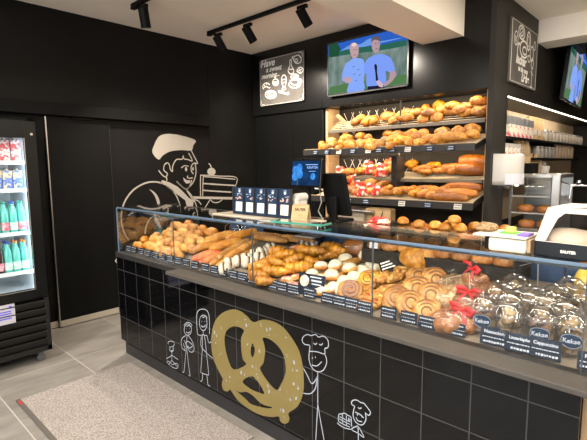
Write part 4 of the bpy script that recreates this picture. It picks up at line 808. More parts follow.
for n, (x, y, z) in enumerate(((1.79, 2.53, 1.32), (1.79, 2.42, 1.27), (1.74, 2.34, 1.235))):
    put('longloaf', (x, y, z), (R(12), 0, R(2)), 'long scored brown loaf, right end of the lowest rack tray, ' + ['rearmost', 'between two alike', 'nearest the card rail'][n], 'long loaves on the lowest rack tray')
# cards clipped on the two rack rails
def card(name, x, y, z, w, h, m, label, group, cat='price card', tilt=-12, marks=2, seed=0):
    t = thing(name, label, cat, (x, y, z), (R(tilt), 0, 0), group)
    mesh_obj('card_face', B(-w / 2, w / 2, -.001, .001, -h / 2, h / 2), m, t)
    rnd = random.Random(seed); bm = bmesh.new()
    for k in range(marks):
        zz = h * (.22 - .44 * k / max(1, marks - 1)); xx = -w * .4
        while xx < w * .36:
            l = rnd.uniform(.04, .13) * w; box(bm, xx, xx + l, -.0018, -.001, zz - h * .07, zz + h * .07 + rnd.uniform(0, h * .04)); xx += l + w * .035
    mesh_obj('printed_lines', bm, M['ink'] if m != M['paper'] else M['tagnavy'], t); return t
for i, (x, z) in enumerate(ITEMS['cards_up']):
    pl = i in (2, 4, 7); card('price_card', x, 2.215, 1.715, .062, .044, M['paper'] if pl else M['navy'], f'{"white" if pl else "blue"} price card on the upper rack rail, {ORD[i]} from the left', 'price cards on the upper rack rail', seed=i)
for i, (x, z) in enumerate(ITEMS['cards_lo']):
    pl = i in (2, 4); card('price_card', x, 2.215, 1.20, .07, .048, M['paper'] if pl else M['navy'], f'{"white" if pl else "blue"} price card on the lower rack rail, {ORD[i]} from the left', 'price cards on the lower rack rail', seed=i + 20)
# ---- back counter under the rack
bc = thing('back_counter', 'dark work counter under the bread rack', 'counter', (0, 0, 0))
mesh_obj('cabinet', B(-1.0, 1.995, 2.16, 2.525, .05, .85), M['greydark'], bc); mesh_obj('worktop', B(-1.02, 1.998, 2.12, 2.527, .851, .88, .003), pbr('dark_worktop', (.12, .10, .08), .4), bc)
for i in range(5): 
    d = mesh_obj('door', B(-.98 + i * .595, -.40 + i * .595, 2.145, 2.159, .08, .83, .002), M['blackmatt'], bc); mesh_obj('handle', B(-.72 + i * .595, -.60 + i * .595, 2.13, 2.145, .78, .79), M['steel'], d)
kb = thing('kraft_bag', 'brown paper bag standing under the bread rack', 'bag', (1.03, 2.30, .881))
bm = bmesh.new(); box(bm, -.15, .15, -.05, .05, 0, .25, .008); mesh_obj('bag_body', bm, M['kraft'], kb)
bm = bmesh.new(); tube(bm, [(-.06, -.052, .22), (-.045, -.056, .15), (0, -.057, .12), (.045, -.056, .15), (.06, -.052, .22)], .004, 6); mesh_obj('bag_handle', bm, M['blackmatt'], kb)
sm = thing('bread_slicer', 'steel bread slicer with a bright lid behind the till', 'bread slicer', (.68, 2.40, .881))
bm = bmesh.new(); box(bm, -.22, .22, -.2, .2, 0, .20, .01); mesh_obj('housing', bm, pbr('slicer_grey', (.28, .24, .19), .45), sm)
bm = bmesh.new(); box(bm, -.24, .32, -.22, .2, .201, .228, .006); mesh_obj('lid', bm, M['steel'], sm)
def fill(pts, kinds, where, group, sc_=None):
    for n, (x, y, z) in enumerate(pts):
        k = kinds[n % len(kinds)]; rz = (n * 53) % 100 - 50
        put(k, (x, y, z), (R(20), R((n * 17) % 16 - 8), R(rz if k != 'longlight' else 0)), f'{DESC[k]} {where}, {ORD[n]} from the left', group, scale=sc_)
fill([(.50, 2.62, 2.02), (.64, 2.66, 2.04), (.76, 2.60, 2.01), (.90, 2.66, 2.05), (1.0, 2.58, 2.0), (1.14, 2.60, 2.02), (1.22, 2.68, 2.07), (1.38, 2.62, 2.05), (1.50, 2.66, 2.07), (1.60, 2.66, 2.10), (1.70, 2.62, 2.05), (1.80, 2.68, 2.09), (1.88, 2.60, 2.02), (1.84, 2.66, 2.12)], ['country', 'rackroll', 'rackroll', 'country', 'rackpale', 'rackroll', 'country'], 'at the back of the topmost rack tray', 'loaves on the topmost rack tray')
fill([(.22, 2.36, 1.77), (.38, 2.34, 1.77), (.50, 2.36, 1.78), (.62, 2.34, 1.77), (.74, 2.36, 1.78), (.88, 2.34, 1.77), (1.02, 2.40, 1.80), (1.16, 2.38, 1.80), (1.28, 2.40, 1.82), (1.40, 2.44, 1.83), (1.52, 2.36, 1.78), (1.64, 2.42, 1.82), (1.76, 2.46, 1.84), (1.86, 2.50, 1.86), (1.58, 2.48, 1.85), (1.30, 2.34, 1.77)], ['rackroll', 'seeded', 'rackroll', 'rackroll', 'rackpale'], 'in the upper layer of tray two', 'loaves on the second rack tray')
fill([(.30, 2.62, 1.47), (.42, 2.60, 1.46), (.56, 2.62, 1.47), (.70, 2.62, 1.48), (.84, 2.64, 1.50), (.98, 2.62, 1.49), (.64, 2.68, 1.53), (.92, 2.68, 1.55)], ['redbag', 'country', 'rackroll', 'redbag', 'redbag', 'rackroll'], 'in the left of tray three', 'bread in the left half of the third rack tray')
fill([(1.20, 2.66, 1.52), (1.32, 2.64, 1.50), (1.46, 2.66, 1.52), (1.60, 2.66, 1.51)], ['braids', 'split'], 'at the back of tray three', 'loaves on the third rack tray')
fill([(.24, 2.42, 1.28), (.38, 2.36, 1.26), (.50, 2.44, 1.29), (.62, 2.38, 1.27), (.34, 2.52, 1.32), (.70, 2.50, 1.32), (.84, 2.44, 1.29), (.95, 2.36, 1.265)], ['redbag', 'redbag', 'rackroll', 'country', 'redbag', 'rackroll'], 'in the left of the lowest tray', 'bread in the left half of the lowest rack tray')
fill([(1.06, 2.42, 1.29), (1.20, 2.40, 1.28), (1.33, 2.42, 1.29), (1.44, 2.44, 1.30), (1.55, 2.42, 1.29)], ['braid', 'split'], 'in the lowest tray second row', 'loaves on the lowest rack tray')
# ================================================================ FOOD IN THE GLASS COUNTER
deck = lambda y: .880 + .25 * (y - .06)
def d_item(k, x, y, rz, label, group, dz=0, rx=0, ry=0, cat=None, scale=None):
    return put(k, (x, y, deck(y) + dz), (rx + math.atan(.25), ry, R(rz)) if True else None, label, group, cat, scale)
def row(pts, kfun, desc, where, group, dz=0, rzf=lambda i: (i * 47) % 90 - 45, scale=None, heap=None, ry=None, rx0=0):
    order = sorted(range(len(pts)), key=lambda i: pts[i][0])
    for n, i in enumerate(order):
        x, y = pts[i][:2]; k = kfun(i); dd = desc[k] if isinstance(desc, dict) else desc
        h = heap(x, y) if heap else dz
        d_item(k, x, min(y, .60), rzf(i), f'{dd} {where}, {ORD[n]} from the left', group, h, rx=R(rx0 + (i * 29) % 24 - 12), ry=R(ry(i)) if ry else R((i * 17) % 20 - 10), scale=scale)
heap = lambda x, y: max(0, .36 * (y - .1) + .925 - deck(y) - .025)
RP = ITEMS['rolls'] 
row([(max(x, .07), y) for x, y in RP], lambda i: 'roll%d' % (i % 3), {'roll0': 'golden oval roll', 'roll1': 'golden split roll', 'roll2': 'floury oval roll'}, 'in the leftmost heap of the case', 'rolls in the left heap', heap=heap)
under = [(.10, .30), (.22, .26), (.36, .26), (.50, .24), (.16, .40), (.30, .36), (.42, .38), (.56, .36), (.70, .34), (.10, .50), (.22, .54), (.34, .50), (.48, .50), (.62, .48), (.72, .24), (.22, .17), (.42, .13), (.56, .12), (.70, .13)]
row(under, lambda i: 'roll%d' % (i % 3), {'roll0': 'golden oval roll', 'roll1': 'golden split roll', 'roll2': 'floury oval roll'}, 'lower in the leftmost heap', 'rolls lower in the left heap', heap=lambda x, y: max(0, .12 * (y - .1)))
def long_item(k, seg, label, group, dz=.0, L=None):
    x0, y0, x1, y1 = seg; cx, cy = (x0 + x1) / 2, (y0 + y1) / 2
    a = math.atan2(y1 - y0, x1 - x0)
    z = deck(cy) + dz
    o = put(k, (cx, cy, z), (0, 0, 0), label, group)
    d = Vector((math.cos(a), math.sin(a), .25 * math.sin(a))).normalized(); s = Vector((-math.sin(a), math.cos(a), .25 * math.cos(a))).normalized(); u = d.cross(s).normalized(); s = u.cross(d)
    o.rotation_euler = Matrix((d, s, u)).transposed().to_euler(); return o
for n, (s, k) in enumerate(zip([(.78, .30, .90, .52), (.74, .20, .86, .42), (.86, .12, .95, .34), (.90, .26, 1.02, .46), (.98, .10, 1.04, .30), (.70, .34, .80, .56), (.92, .40, 1.02, .60)], ['wrapbag', 'wrapbag', 'rosybag', 'wrapbag', 'rosybag', 'wrapbag', 'wrapbag'])):
    long_item(k, s, ['orange brown baguette roll atop the baguette heap', 'orange brown baguette roll beside the left roll heap', 'pinkish filled baguette roll at the front of the baguette heap', 'orange brown baguette roll in the middle of the baguette heap', 'pinkish filled baguette roll next to the long thin baguettes', 'orange brown baguette roll rearmost on the left of its heap', 'orange brown baguette roll rearmost on the right of its heap'][n], 'baguette rolls', [.05, .02, 0, .03, 0, .03, .05][n])
for n, s in enumerate([(1.10, .10, 1.05, .44), (1.17, .09, 1.12, .44), (1.24, .09, 1.19, .44), (1.135, .14, 1.09, .48), (1.205, .14, 1.16, .48), (1.0, .585, 1.33, .60), (1.06, .55, 1.39, .565), (1.28, .60, 1.60, .61)]):
    long_item('flute', s, 'long thin baguette ' + ['at the left of the thin baguette stack, bottom layer', 'in the middle of the thin baguette stack, bottom layer', 'at the right of the thin baguette stack, bottom layer', 'upper layer of the stack, left one', 'upper layer of the stack, right one', 'laid crosswise at the back, left one', 'laid crosswise at the back, in front of its neighbour', 'laid crosswise at the back behind the white iced balls'][n], 'long thin baguettes', [0, 0, 0, .04, .04, .03, .03, .03][n])
WP = ITEMS['white'] + [(1.36, .22), (1.38, .30)]
row([(x - .01, y) for x, y in WP], lambda i: 'white', 'white iced ball with chocolate band', 'beside the thin baguettes', 'white iced balls', rzf=lambda i: 40 + (i * 31) % 40, scale=1.2)
CP = ITEMS['croissant'] + [(1.60, .10), (1.55, .19), (1.50, .25)]
row(CP, lambda i: 'croissant' if i % 2 else 'croissant2', 'golden flaky croissant', 'in the croissant heap', 'croissants', dz=.012, rzf=lambda i: [-60, -95, -75, -110, -80, -100, -60, -85, -120, -90, -70, -100, -85, -50, -70][i])
row(ITEMS['berry'], lambda i: 'berry', 'small pastry with a pinkish fruit topping', 'among the croissants', 'fruit topped pastries')
SP = ITEMS['sugar']
row(SP, lambda i: 'sugar', 'round bun dusted with white sugar', 'in the middle of the case', 'sugar dusted buns')
for n, s in enumerate([(1.90, .19, 1.98, .32), (1.93, .42, 2.02, .54), (2.20, .13, 2.13, .02 + .10), (2.02, .28, 2.07, .40)]):
    if n == 2: continue
    long_item('finger', s, 'golden pastry finger between the sugared buns, ' + ['nearest the glass', 'rearmost', '', 'in the middle'][n], 'pastry fingers')
d_item('snaillt', 2.235, .29, 10, 'pale coiled pastry beside the chocolate glazed swirl', None, .035, rx=R(30))
PROTO['chocswirl'] = None; PROTO.pop('chocswirl')
d_item('chocswirl', 2.215, .15, 30, 'dark chocolate glazed swirl behind the counter glass', None, .035, rx=R(30), scale=1.1)
row(ITEMS['danish'] + [(2.30, .42), (2.44, .50), (2.52, .56)], lambda i: 'danishj' if i in (2, 4, 6) else 'danishc', {'danishj': 'danish pastry with red jam', 'danishc': 'danish pastry with yellow custard'}, 'beside the sugared buns', 'danish pastries')
d_item('puff', 2.42, .50, 62, 'big glossy braided brioche towering behind the danish pastries', None, .05, scale=1.3)
row([(2.47, .17), (2.545, .155), (2.51, .29), (2.60, .26), (2.54, .41), (2.46, .40)], lambda i: 'snail', 'cinnamon snail pastry', 'in the row left of the bagged cakes', 'cinnamon snails', rzf=lambda i: (i * 50) % 30 + 20, dz=.035, ry=lambda i: 0, rx0=44, scale=1.22)
BP = ITEMS['bag']
lab_b = ['brown ring cake in a clear bag, under the topmost red bow', 'grey seeded ring cake in a clear bag, nearest the braided brioche', 'brown ring cake in a clear bag, leaning on the rear case wall', 'grey seeded ring cake in a clear bag, behind the cinnamon snails', 'brown ring cake in a clear bag, in the middle of the bagged cakes', 'bagged ring cake with a big red bow right behind the glass', 'bagged brown cake next to the cookie cups, nearest the glass', 'bagged brown cake behind the cookie cups', 'bagged cake topmost of the pile, red bow near the case top']
for i, (x, y) in enumerate(BP): d_item(['bag0', 'bag1', 'bag2', 'bag1', 'bag0', 'bag2', 'bag0', 'bag2', 'bag0'][i], x, min(y, .56), (i * 53) % 60 - 30, lab_b[i], 'bagged ring cakes', .03 if i in (0, 2, 8) else .0, rx=R(8), ry=R([10, -8, 6, -12, 4, -6, 8, 0, 5][i]))
for i, (x, y) in enumerate(ITEMS['cups']):
    y = min(y, .5)
    k = 'cup%d' % (1 if i in (0, 2, 6) else (2 if i % 2 else 0)); CS = 1.14
    o = put(k, (x, y, deck(y) + .004), (0, 0, R((i * 40) % 60)), ('dark' if k == 'cup1' else 'pale') + ' cookies in a clear domed cup, ' + f'{ORD[sorted(range(13), key=lambda j: ITEMS["cups"][j][0]).index(i)]} cup from the left', 'domed cookie cups', scale=CS)
# stickers on the cups that face the glass
for i in (0, 6, 10):
    o = [q for q in bpy.data.objects if q.parent is None and q.get('category') == 'cup of cookies' and abs(q.location.x - ITEMS['cups'][i][0]) < 1e-4][0]
    o.rotation_euler = (0, 0, R(8)); oval_label(o, 'Kekse', .052, .0445)
# ---------------- tags along the glass
def ptag(x, z, w, h, label, big=None, seed=0, y=.062, m=None, grp='price tags along the counter glass'):
    t = thing('price_tag', label, 'price tag', (x, y, z), (R(-14), 0, R(4)), grp)
    bm = B(-w / 2, w / 2, 0, .0022, 0, h); box(bm, -w / 2, w / 2, .002, .03, 0, .003); mesh_obj('tag_plate', bm, m or M['tagnavy'], t)
    bm = bmesh.new(); rnd = random.Random(seed); f = lambda a, b: (a, -.0008, b)
    if big:
        join_bm(bm, text_bm(big, .0165 if len(big) < 12 else .0150, lambda a, b: (a, -.0008, b + h * .74), bold=.0004)); rows = [(.44, .0022), (.18, .0042)]
    else: rows = [(.78, .0030), (.47, .0012), (.20, .0034)]
    for fr_, hh in rows:
        a = -w * .42
        if fr_ == .20 or fr_ == .18: a = -w * rnd.uniform(.25, .4)
        while a < w * rnd.uniform(.30, .42):
            l = rnd.uniform(.003, .009); box(bm, a, a + l, -.0010, -.0002, h * fr_ - hh * rnd.uniform(.6, 1), h * fr_ + hh * rnd.uniform(.6, 1)); a += l + .003
    mesh_obj('lettering', bm, M['ink'], t); return t
def sector(x):
    for lim, s in ((.74, 'before the left roll heap'), (1.03, 'before the baguette rolls'), (1.25, 'before the long thin baguettes'), (1.42, 'before the white iced balls'), (1.86, 'before the croissants'), (2.24, 'before the sugared buns'), (2.42, 'before the danish pastries'), (2.64, 'before the cinnamon snails'), (2.86, 'before the bagged ring cakes'), (3.5, 'before the cookie cups')):
        if x < lim: return s
cnt = {}
tags_ = [t for t in ITEMS['tags']]
for i, (x, z) in enumerate(tags_):
    x = max(x, .06)
    s = sector(x); cnt[s] = cnt.get(s, 0); n = cnt[s]; cnt[s] += 1
    big = None; w, h, zz = .078, .052, .887
    if i == 29: big, w, h = 'Nussecken', .098, .066
    if i == 30: big, w, h = 'Linzerkipferl', .10, .066; 
    if i == 31: big, w, h = 'Cappuccino', .10, .070
    if i == 32: continue
    if i == 33: big, w, h = 'Pistazie', .09, .06; x = 3.262
    if i == 30: x = 3.035
    lb = f'dark blue price tag reading {big} before the cookie cups' if big else f'small dark blue price tag {s}, {ORD[n]} from left'
    ptag(x, zz, w, h, lb, big, i, y=.058 + (i % 3) * .002)
# larger photo card
pc = thing('advert_card', 'larger dark card with a coffee and pastry picture, standing between price tags', 'card', (2.0, .085, .890), (R(-12), 0, R(4)))
mesh_obj('card_plate', B(-.085, .085, 0, .003, 0, .115), M['tagnavy'], pc)
bm = bmesh.new(); cyl(bm, (-.045, -.001, .075), (-.045, .0, .075), .030, seg=24); mesh_obj('coffee_cup_picture', bm, pbr('cup_picture', (.62, .60, .60), .5, col2=(.45, .28, .14), scale=30), pc)
bm = bmesh.new(); cyl(bm, (.042, -.001, .028), (.042, .0, .028), .020, seg=24); mesh_obj('round_seal', bm, pbr('seal_pink', (.62, .50, .52), .5), pc)
bm = bmesh.new()
for k, (a, b) in enumerate(((.0, .098), (.01, .078), (.015, .062))): box(bm, a - .01, a + .062 - k * .006, -.001, 0, b, b + (.006 if k != 1 else .009))
mesh_obj('printed_lines', bm, M['ink'], pc)
for i, (x, y, r) in enumerate(((2.30, .39, 35), (2.205, .44, -15))):
    t = thing('card_stand', 'black chalk price board ' + ['tilted on the danish pastries', 'lying flatter beside the tilted one'][i], 'price card', (x, y, deck(y) + .06), (R(-28), R([-20, 4][i]), R(r)))
    mesh_obj('card_face', B(-.05, .05, 0, .003, 0, .06), M['blackmatt'], t)
    bm = bmesh.new()
    for k in range(3): box(bm, -.04, .03 - k * .01, -.001, 0, .012 + k * .016, .018 + k * .016)
    mesh_obj('chalk_lines', bm, M['chalk'], t); mesh_obj('pin', (lambda b: cyl(b, (0, .002, -.06), (0, .002, .002), .0015, seg=8))(bmesh.new()), M['chrome'], t)
# white wire card holders
for i, (x, y, s) in enumerate(((2.70, .30, 1), (2.92, .50, 1), (2.80, .12, .8))):
    t = thing('wire_easel', 'white wire card holder ' + ['between the bagged cakes', 'behind the cookie cups', 'right behind the glass beside the cookie cups'][i], 'card holder', (x, y, deck(y)))
    bm = bmesh.new(); tube(bm, [(-.05 * s, 0, 0), (-.055 * s, 0, .11 * s), (.05 * s, 0, .155 * s), (.055 * s, 0, .02)], .0018, 6); mesh_obj('wire', bm, M['white'], t)
# orange juice bottle, plastic tub, dish, wire basket, wrapped loaf
ob = thing('juice_bottle', 'yellow juice bottle with an orange cap behind the cookie cups', 'bottle', (3.15, .50, deck(.5)))
bm = bmesh.new(); lathe(bm, [(.036, 0), (.040, .006), (.040, .11), (.030, .135), (.022, .15), (.020, .16)], 22); mesh_obj('bottle_body', bm, pbr('juice', (.88, .62, .08), .2, coat=.4), ob, True)
bm = bmesh.new(); lathe(bm, [(.024, .155), (.024, .178), (.001, .180)], 20); mesh_obj('cap', bm, pbr('cap_orange', (.9, .32, .04), .4), ob, True)
tb = thing('plastic_tub', 'clear plastic tub of pale candies behind the croissants', 'tub', (1.58, .56, 1.01), (0, 0, R(3)))
bm = bmesh.new(); box(bm, -.075, .075, -.05, .05, 0, .095, .008); mesh_obj('tub_wall', bm, M['plastic'], tb)
bm = bmesh.new()
rn = random.Random(5)
for k in range(26): 
    q = bmesh.ops.create_icosphere(bm, subdivisions=1, radius=.012); bmesh.ops.translate(bm, verts=q['verts'], vec=(rn.uniform(-.058, .058), rn.uniform(-.034, .034), rn.uniform(.016, .06)))
o = mesh_obj('candies', bm, pbr('candy', (.75, .75, .78), .3), tb, True); o['kind'] = 'stuff'
mesh_obj('tub_lid', B(-.08, .08, -.055, .055, .096, .104, .003), M['white'], tb)
ds = thing('white_dish', 'white oval dish on top of the case glass beside the green glass plate', 'dish', (1.70, .09, 1.253))
bm = bmesh.new(); lathe(bm, [(.03, 0), (.05, .004), (.072, .013), (.074, .015), (.05, .008), (.001, .006)], 28); 
for v in bm.verts: v.co.x *= 1.35; v.co.y *= .6
mesh_obj('dish_bowl', bm, M['white'], ds, True)
wb = thing('wire_basket', 'chrome wire basket at the back of the case behind the baguettes', 'basket', (.86, .55, 1.01))
bm = bmesh.new()
for q in (-1, 0, 1): tube(bm, [(-.10 + q * .02, q * .03, 0), (-.09 + q * .02, q * .03, .10), (-.02, q * .03, .15), (.05, q * .03, .11), (.09, q * .03, 0)], .0028, 7)
for z, r in ((.0, .10), (.075, .09)): tube(bm, [(r * math.cos(R(a)), r * .5 * math.sin(R(a)), z) for a in range(0, 360, 30)], .0028, 7, closed=True)
mesh_obj('wire_frame', bm, M['chrome'], wb, True)
lo = thing('wrapped_loaf', 'wrapped sliced loaf with a red and blue end at the rear of the case', 'bread bag', (1.98, .585, 1.02), (0, 0, R(8)))
bm = loaf_bm(.24, .11, .11, (), 30, 18, .35, .02, 44); mesh_obj('loaf', bm, M['darkbread'], lo, True); bm = loaf_bm(.255, .12, .12, (), 24, 16, .35, .05, 45); mesh_obj('wrap', bm, M['wrap'], lo, True)
bm = bmesh.new(); lathe(bm, [(.059, 0), (.061, .022), (.061, .05)], 20, caps=(True, False)); bmesh.ops.transform(bm, matrix=Matrix.Translation((.10, 0, .055)) @ Matrix.Rotation(R(90), 4, 'Y'), verts=bm.verts); mesh_obj('red_band', bm, M['red'], lo, True)
bm = bmesh.new(); lathe(bm, [(.058, 0), (.060, .02), (.055, .035)], 20); bmesh.ops.transform(bm, matrix=Matrix.Translation((.15, 0, .055)) @ Matrix.Rotation(R(90), 4, 'Y'), verts=bm.verts); mesh_obj('blue_band', bm, pbr('band_blue', (.04, .09, .42), .4), lo, True)
# ---------------- two tier roll display at the rear of the case
rt = thing('roll_display', 'two tier glass and steel roll display at the rear of the case', 'display stand', (0, 0, 0))
X0, X1 = 2.09, 2.90
dg_ = pbr('display_grey', (.010, .009, .008), .5, spec=.15)
bm = bmesh.new(); box(bm, X0, X1, .44, .66, 1.085, 1.10, .002); box(bm, X0, X1, .425, .438, 1.035, 1.108, .002); mesh_obj('lower_tray', bm, dg_, rt)
mesh_obj('upper_pane', B(X0, X1, .43, .70, 1.234, 1.242), M['glasstop'], rt)
mesh_obj('upper_lip', B(X0, X1, .422, .43, 1.222, 1.246, .001), pbr('lip_grey', (.24, .21, .17), .35), rt)
bm = bmesh.new()
for x in (X0 + .004, X1 - .012): box(bm, x, x + .008, .43, .66, 1.10, 1.234)
box(bm, X0, X1, .66, .668, 1.03, 1.234); mesh_obj('side_cheek', bm, dg_, rt)
n = 0
for r_ in range(2):
    for i in range(8):
        put('brownroll', (X0 + .055 + .099 * i, .485 + .10 * r_, 1.102 + .02 * r_), (R(6), 0, R((i * 31) % 40 - 20)), f'brown roll in the lower {["front", "rear"][r_]} row of the roll display, {ORD[i]} from the left', 'brown rolls in the roll display')
for i, (x, y, z) in enumerate(((2.40, .50, 1.243), (2.48, .52, 1.243), (2.52, .60, 1.243), (2.545, .50, 1.243), (2.615, .51, 1.243), (2.26, .58, 1.243), (2.73, .54, 1.243), (2.585, .505, 1.280), (2.65, .60, 1.243), (2.80, .58, 1.243))):
    put('bunball', (x, y, z), (0, 0, R(i * 30)), 'yellow bun on top of the roll display, ' + ['leftmost of the bun row', 'next to the leftmost of the row', 'behind the stacked pair', 'left one carrying the topmost bun', 'right one carrying the topmost bun', 'alone at the left end', 'right of the stacked buns', 'topmost, lying on two others', 'in the rear row', 'at the right end near the cream container'][i], 'yellow buns on the roll display', scale=.85)
rb_ = thing('red_bread_bag', 'red and white bag lying on the left end of the roll display', 'bread bag', (2.16, .50, 1.244), (0, 0, R(10)))
bm = loaf_bm(.12, .09, .04, (), 20, 14, .5, .2, 9); mesh_obj('bag', bm, M['redbag'], rb_)
ptag(2.17, 1.118, .05, .034, 'small pale price card on the rim of the lower roll tray', None, 77, y=.422, m=pbr('card_grey', (.35, .38, .42), .5), grp=None)
# ================================================================ ON TOP OF THE CASE
bd = mesh_obj('serving_board', B(1.06, 1.90, .17, .345, 1.2525, 1.259, .001), pbr('board_stone', (.52, .45, .36), .4)); tag(bd, 'long pale board on the case top under the flyer rack', 'board')
fk = thing('flyer_rack', 'clear rack holding five navy recipe cards on the case top', 'card rack', (1.20, .235, 1.2605), (0, 0, 0))
bm = bmesh.new(); box(bm, 0, .52, .0, .03, 0, .006, .001); box(bm, 0, .52, .022, .026, .006, .155)
for k in range(6): box(bm, .1035 * k - .002, .1035 * k + .002, 0, .024, .006, .176)
mesh_obj('rack_body', bm, pbr('rack_black', (.03, .03, .035), .3), fk)
for k in range(5):
    t = thing('recipe_card', 'navy recipe card in the flyer rack, ' + ['leftmost, beside the cake drawing', 'second from the left end', 'middle one of the five', 'second from the right end', 'rightmost with a beige square, beside the paper note'][k], 'card', (1.20 + .004 + .1035 * k, .240, 1.268), (R(-4), 0, 0), 'recipe cards in the flyer rack')
    mesh_obj('card_face', B(0, .096, 0, .002, 0, .168), M['navy'], t)
    bm = B(.018, .082, -.001, 0, .012, .074); mesh_obj('pale_square', bm, M['paper'] if k < 4 else pbr('beige_print', (.72, .60, .47), .7), t)
    bm = bmesh.new(); cyl(bm, (.05, -.001, .143), (.05, 0, .143), .010, seg=14); box(bm, .038, .062, -.001, 0, .155, .158); rn = random.Random(k)
    for q in range(9): a = rn.uniform(.01, .074); b = rn.uniform(.09, .128); box(bm, a, a + rn.uniform(.006, .018), -.001, 0, b, b + .003)
    mesh_obj('white_print', bm, M['ink'], t)
    bm = bmesh.new(); rn = random.Random(k + 9)
    for q in range(6 if k in (0, 4) else 2): a = rn.uniform(.012, .08); b = rn.uniform(.085, .105); box(bm, a, a + rn.uniform(.003, .012), -.0012, 0, b, b + rn.uniform(.004, .012))
    mesh_obj('orange_print', bm, pbr('print_orange%d' % k, (.75, .38, .22), .6), t)
nb = thing('kraft_card', 'folded kraft paper card standing right of the flyer rack', 'card', (1.735, .225, 1.2605), (0, 0, R(4)))
M4 = Matrix.Rotation(R(-12), 4, 'X'); bm = bmesh.new(); box(bm, 0, .118, 0, .002, 0, .085, M4=M4); box(bm, 0, .118, .040, .042, 0, .085, M4=Matrix.Rotation(R(12), 4, 'X')); mesh_obj('folded_paper', bm, M['kraft'], nb)
mesh_obj('printed_word', text_bm('SAUTER', .022, lambda a, b: M4 @ Vector((a + .062, -.0012, b + .062)), bold=.0005), M['blackmatt'], nb)
bm = bmesh.new(); cyl(bm, (.062, -.0005, .03), (.062, -.0015, .03), .009, seg=12)
for v in bm.verts: v.co = M4 @ v.co
mesh_obj('printed_seal', bm, pbr('seal_brown', (.35, .22, .10), .7), nb)
pr = thing('receipt_printer', 'cream receipt printer behind the kraft card', 'printer', (1.66, .33, 1.2535), (0, 0, R(5)))
bm = bmesh.new(); box(bm, -.055, .065, -.05, .06, 0, .13, .012); mesh_obj('printer_case', bm, M['cream_plastic'], pr); bm = bmesh.new(); box(bm, .066, .072, -.03, .04, .05, .11); cyl(bm, (.05, -.04, .13), (.05, .05, .13), .025); mesh_obj('paper_roll', bm, M['paper'], pr)
gp = thing('glass_plate', 'rectangular green edged glass plate lying on the case top', 'glass plate', (1.74, .055, 1.2535), (0, 0, R(8)))
mesh_obj('plate', B(0, .33, 0, .10, .010, .018), M['glasstop'], gp)
bm = bmesh.new(); box(bm, 0, .33, -.002, 0, .008, .02); box(bm, .33, .332, 0, .10, .008, .02); box(bm, -.002, 0, 0, .10, .008, .02); mesh_obj('green_edge', bm, M['edgegreen'], gp)
bm = bmesh.new()
for x in (.02, .30):
    for y in (.015, .085): cyl(bm, (x, y, 0), (x, y, .0095), .006, seg=10)
mesh_obj('foot', bm, M['chrome'], gp)
# rear shelf with the till
rs = thing('till_stand', 'dark shelf behind the case top carrying the till', 'shelf', (0, 0, 0)); mesh_obj('shelf_board', B(1.46, 2.02, .405, .70, 1.213, 1.22, .002), pbr('till_board', (.10, .08, .06), .35), rs) 
cd = thing('customer_display', 'small customer screen showing blue flowers on a black pole', 'screen', (1.635, .50, 1.221), (0, 0, R(0)))
bm = bmesh.new(); cyl(bm, (0, 0, 0), (0, 0, .26), .016); cyl(bm, (0, 0, 0), (0, 0, .012), .06); mesh_obj('pole', bm, M['blackmatt'], cd)
M4 = Matrix.Translation((0, -.02, .30)) @ Matrix.Rotation(R(-6), 4, 'X')
mesh_obj('display_housing', B(-.128, .128, -.012, .02, -.092, .092, .006, M4=M4), M['blackgloss'], cd)
mesh_obj('screen', B(-.113, .113, -.0135, -.0125, -.074, .078, M4=M4), glow('screen_navy', (.006, .022, .065), 1.0, (.012, .045, .13), 12), cd)
fs_ = lambda y: (lambda a, b: M4 @ Vector((a, y, b)))
FB = glow('flower_blue', (.03, .17, .55), 1.0, (.06, .30, .80), 30)
for (a, b, r) in ((-.085, .02, .026), (-.052, .035, .026), (-.045, -.005, .026), (-.085, -.02, .026), (-.07, .005, .02), (.065, -.018, .020)):
    bm = bmesh.new(); vs = [bm.verts.new(fs_(-.0142 - r * .01)(a + r * math.cos(t), b + r * math.sin(t) * 1.05)) for t in [k * math.pi / 10 for k in range(20)]]; bm.faces.new(vs)
    mesh_obj('blue_petal', bm, FB, cd)
bm = text_bm('KRAFTEN', .021, lambda a, b: fs_(-.0146)(a + .057, b + .036), bold=.0004)
join_bm(bm, B(-.0, .10, -.0146, -.0142, .052, .057, M4=M4)); join_bm(bm, B(.03, .085, -.0146, -.0142, .012, .015, M4=M4)); mesh_obj('screen_lettering', bm, glow('screen_text', (.30, .50, .95), 1.0), cd)
bm = bmesh.new(); box(bm, -.072, -.062, -.0152, -.0148, .0, .012, M4=M4); ribbon(bm, [(-.067, 0), (-.062, -.04), (-.06, -.075)], .004, fs_(-.0146)); mesh_obj('flower_stem', bm, glow('stem_green', (.10, .30, .15), .8), cd)
mesh_obj('white_sticker', B(.085, .115, -.0135, -.0125, -.096, -.088, M4=M4), M['paper'], cd)
tl = thing('till_monitor', 'black till monitor seen from behind, leaning beside the customer screen', 'monitor', (1.80, .57, 1.221), (0, 0, R(-6)))
M4 = Matrix.Translation((0, 0, .17)) @ Matrix.Rotation(R(14), 4, 'X')
bm = bmesh.new(); box(bm, -.10, .10, -.014, .014, -.135, .135, .008, M4=M4); mesh_obj('monitor_shell', bm, M['blackmatt'], tl)
mesh_obj('monitor_screen', B(-.09, .09, .0145, .0155, -.12, .12, M4=M4), M['blackgloss'], tl)
bm = bmesh.new(); box(bm, -.06, .06, -.05, .10, 0, .02, .004); box(bm, -.03, .03, -.035, -.012, .01, .16, .004); mesh_obj('stand', bm, M['blackmatt'], tl)
bm = bmesh.new(); box(bm, -.098, -.085, -.017, -.0145, .105, .125, M4=M4); mesh_obj('side_socket', bm, M['steel'], tl)
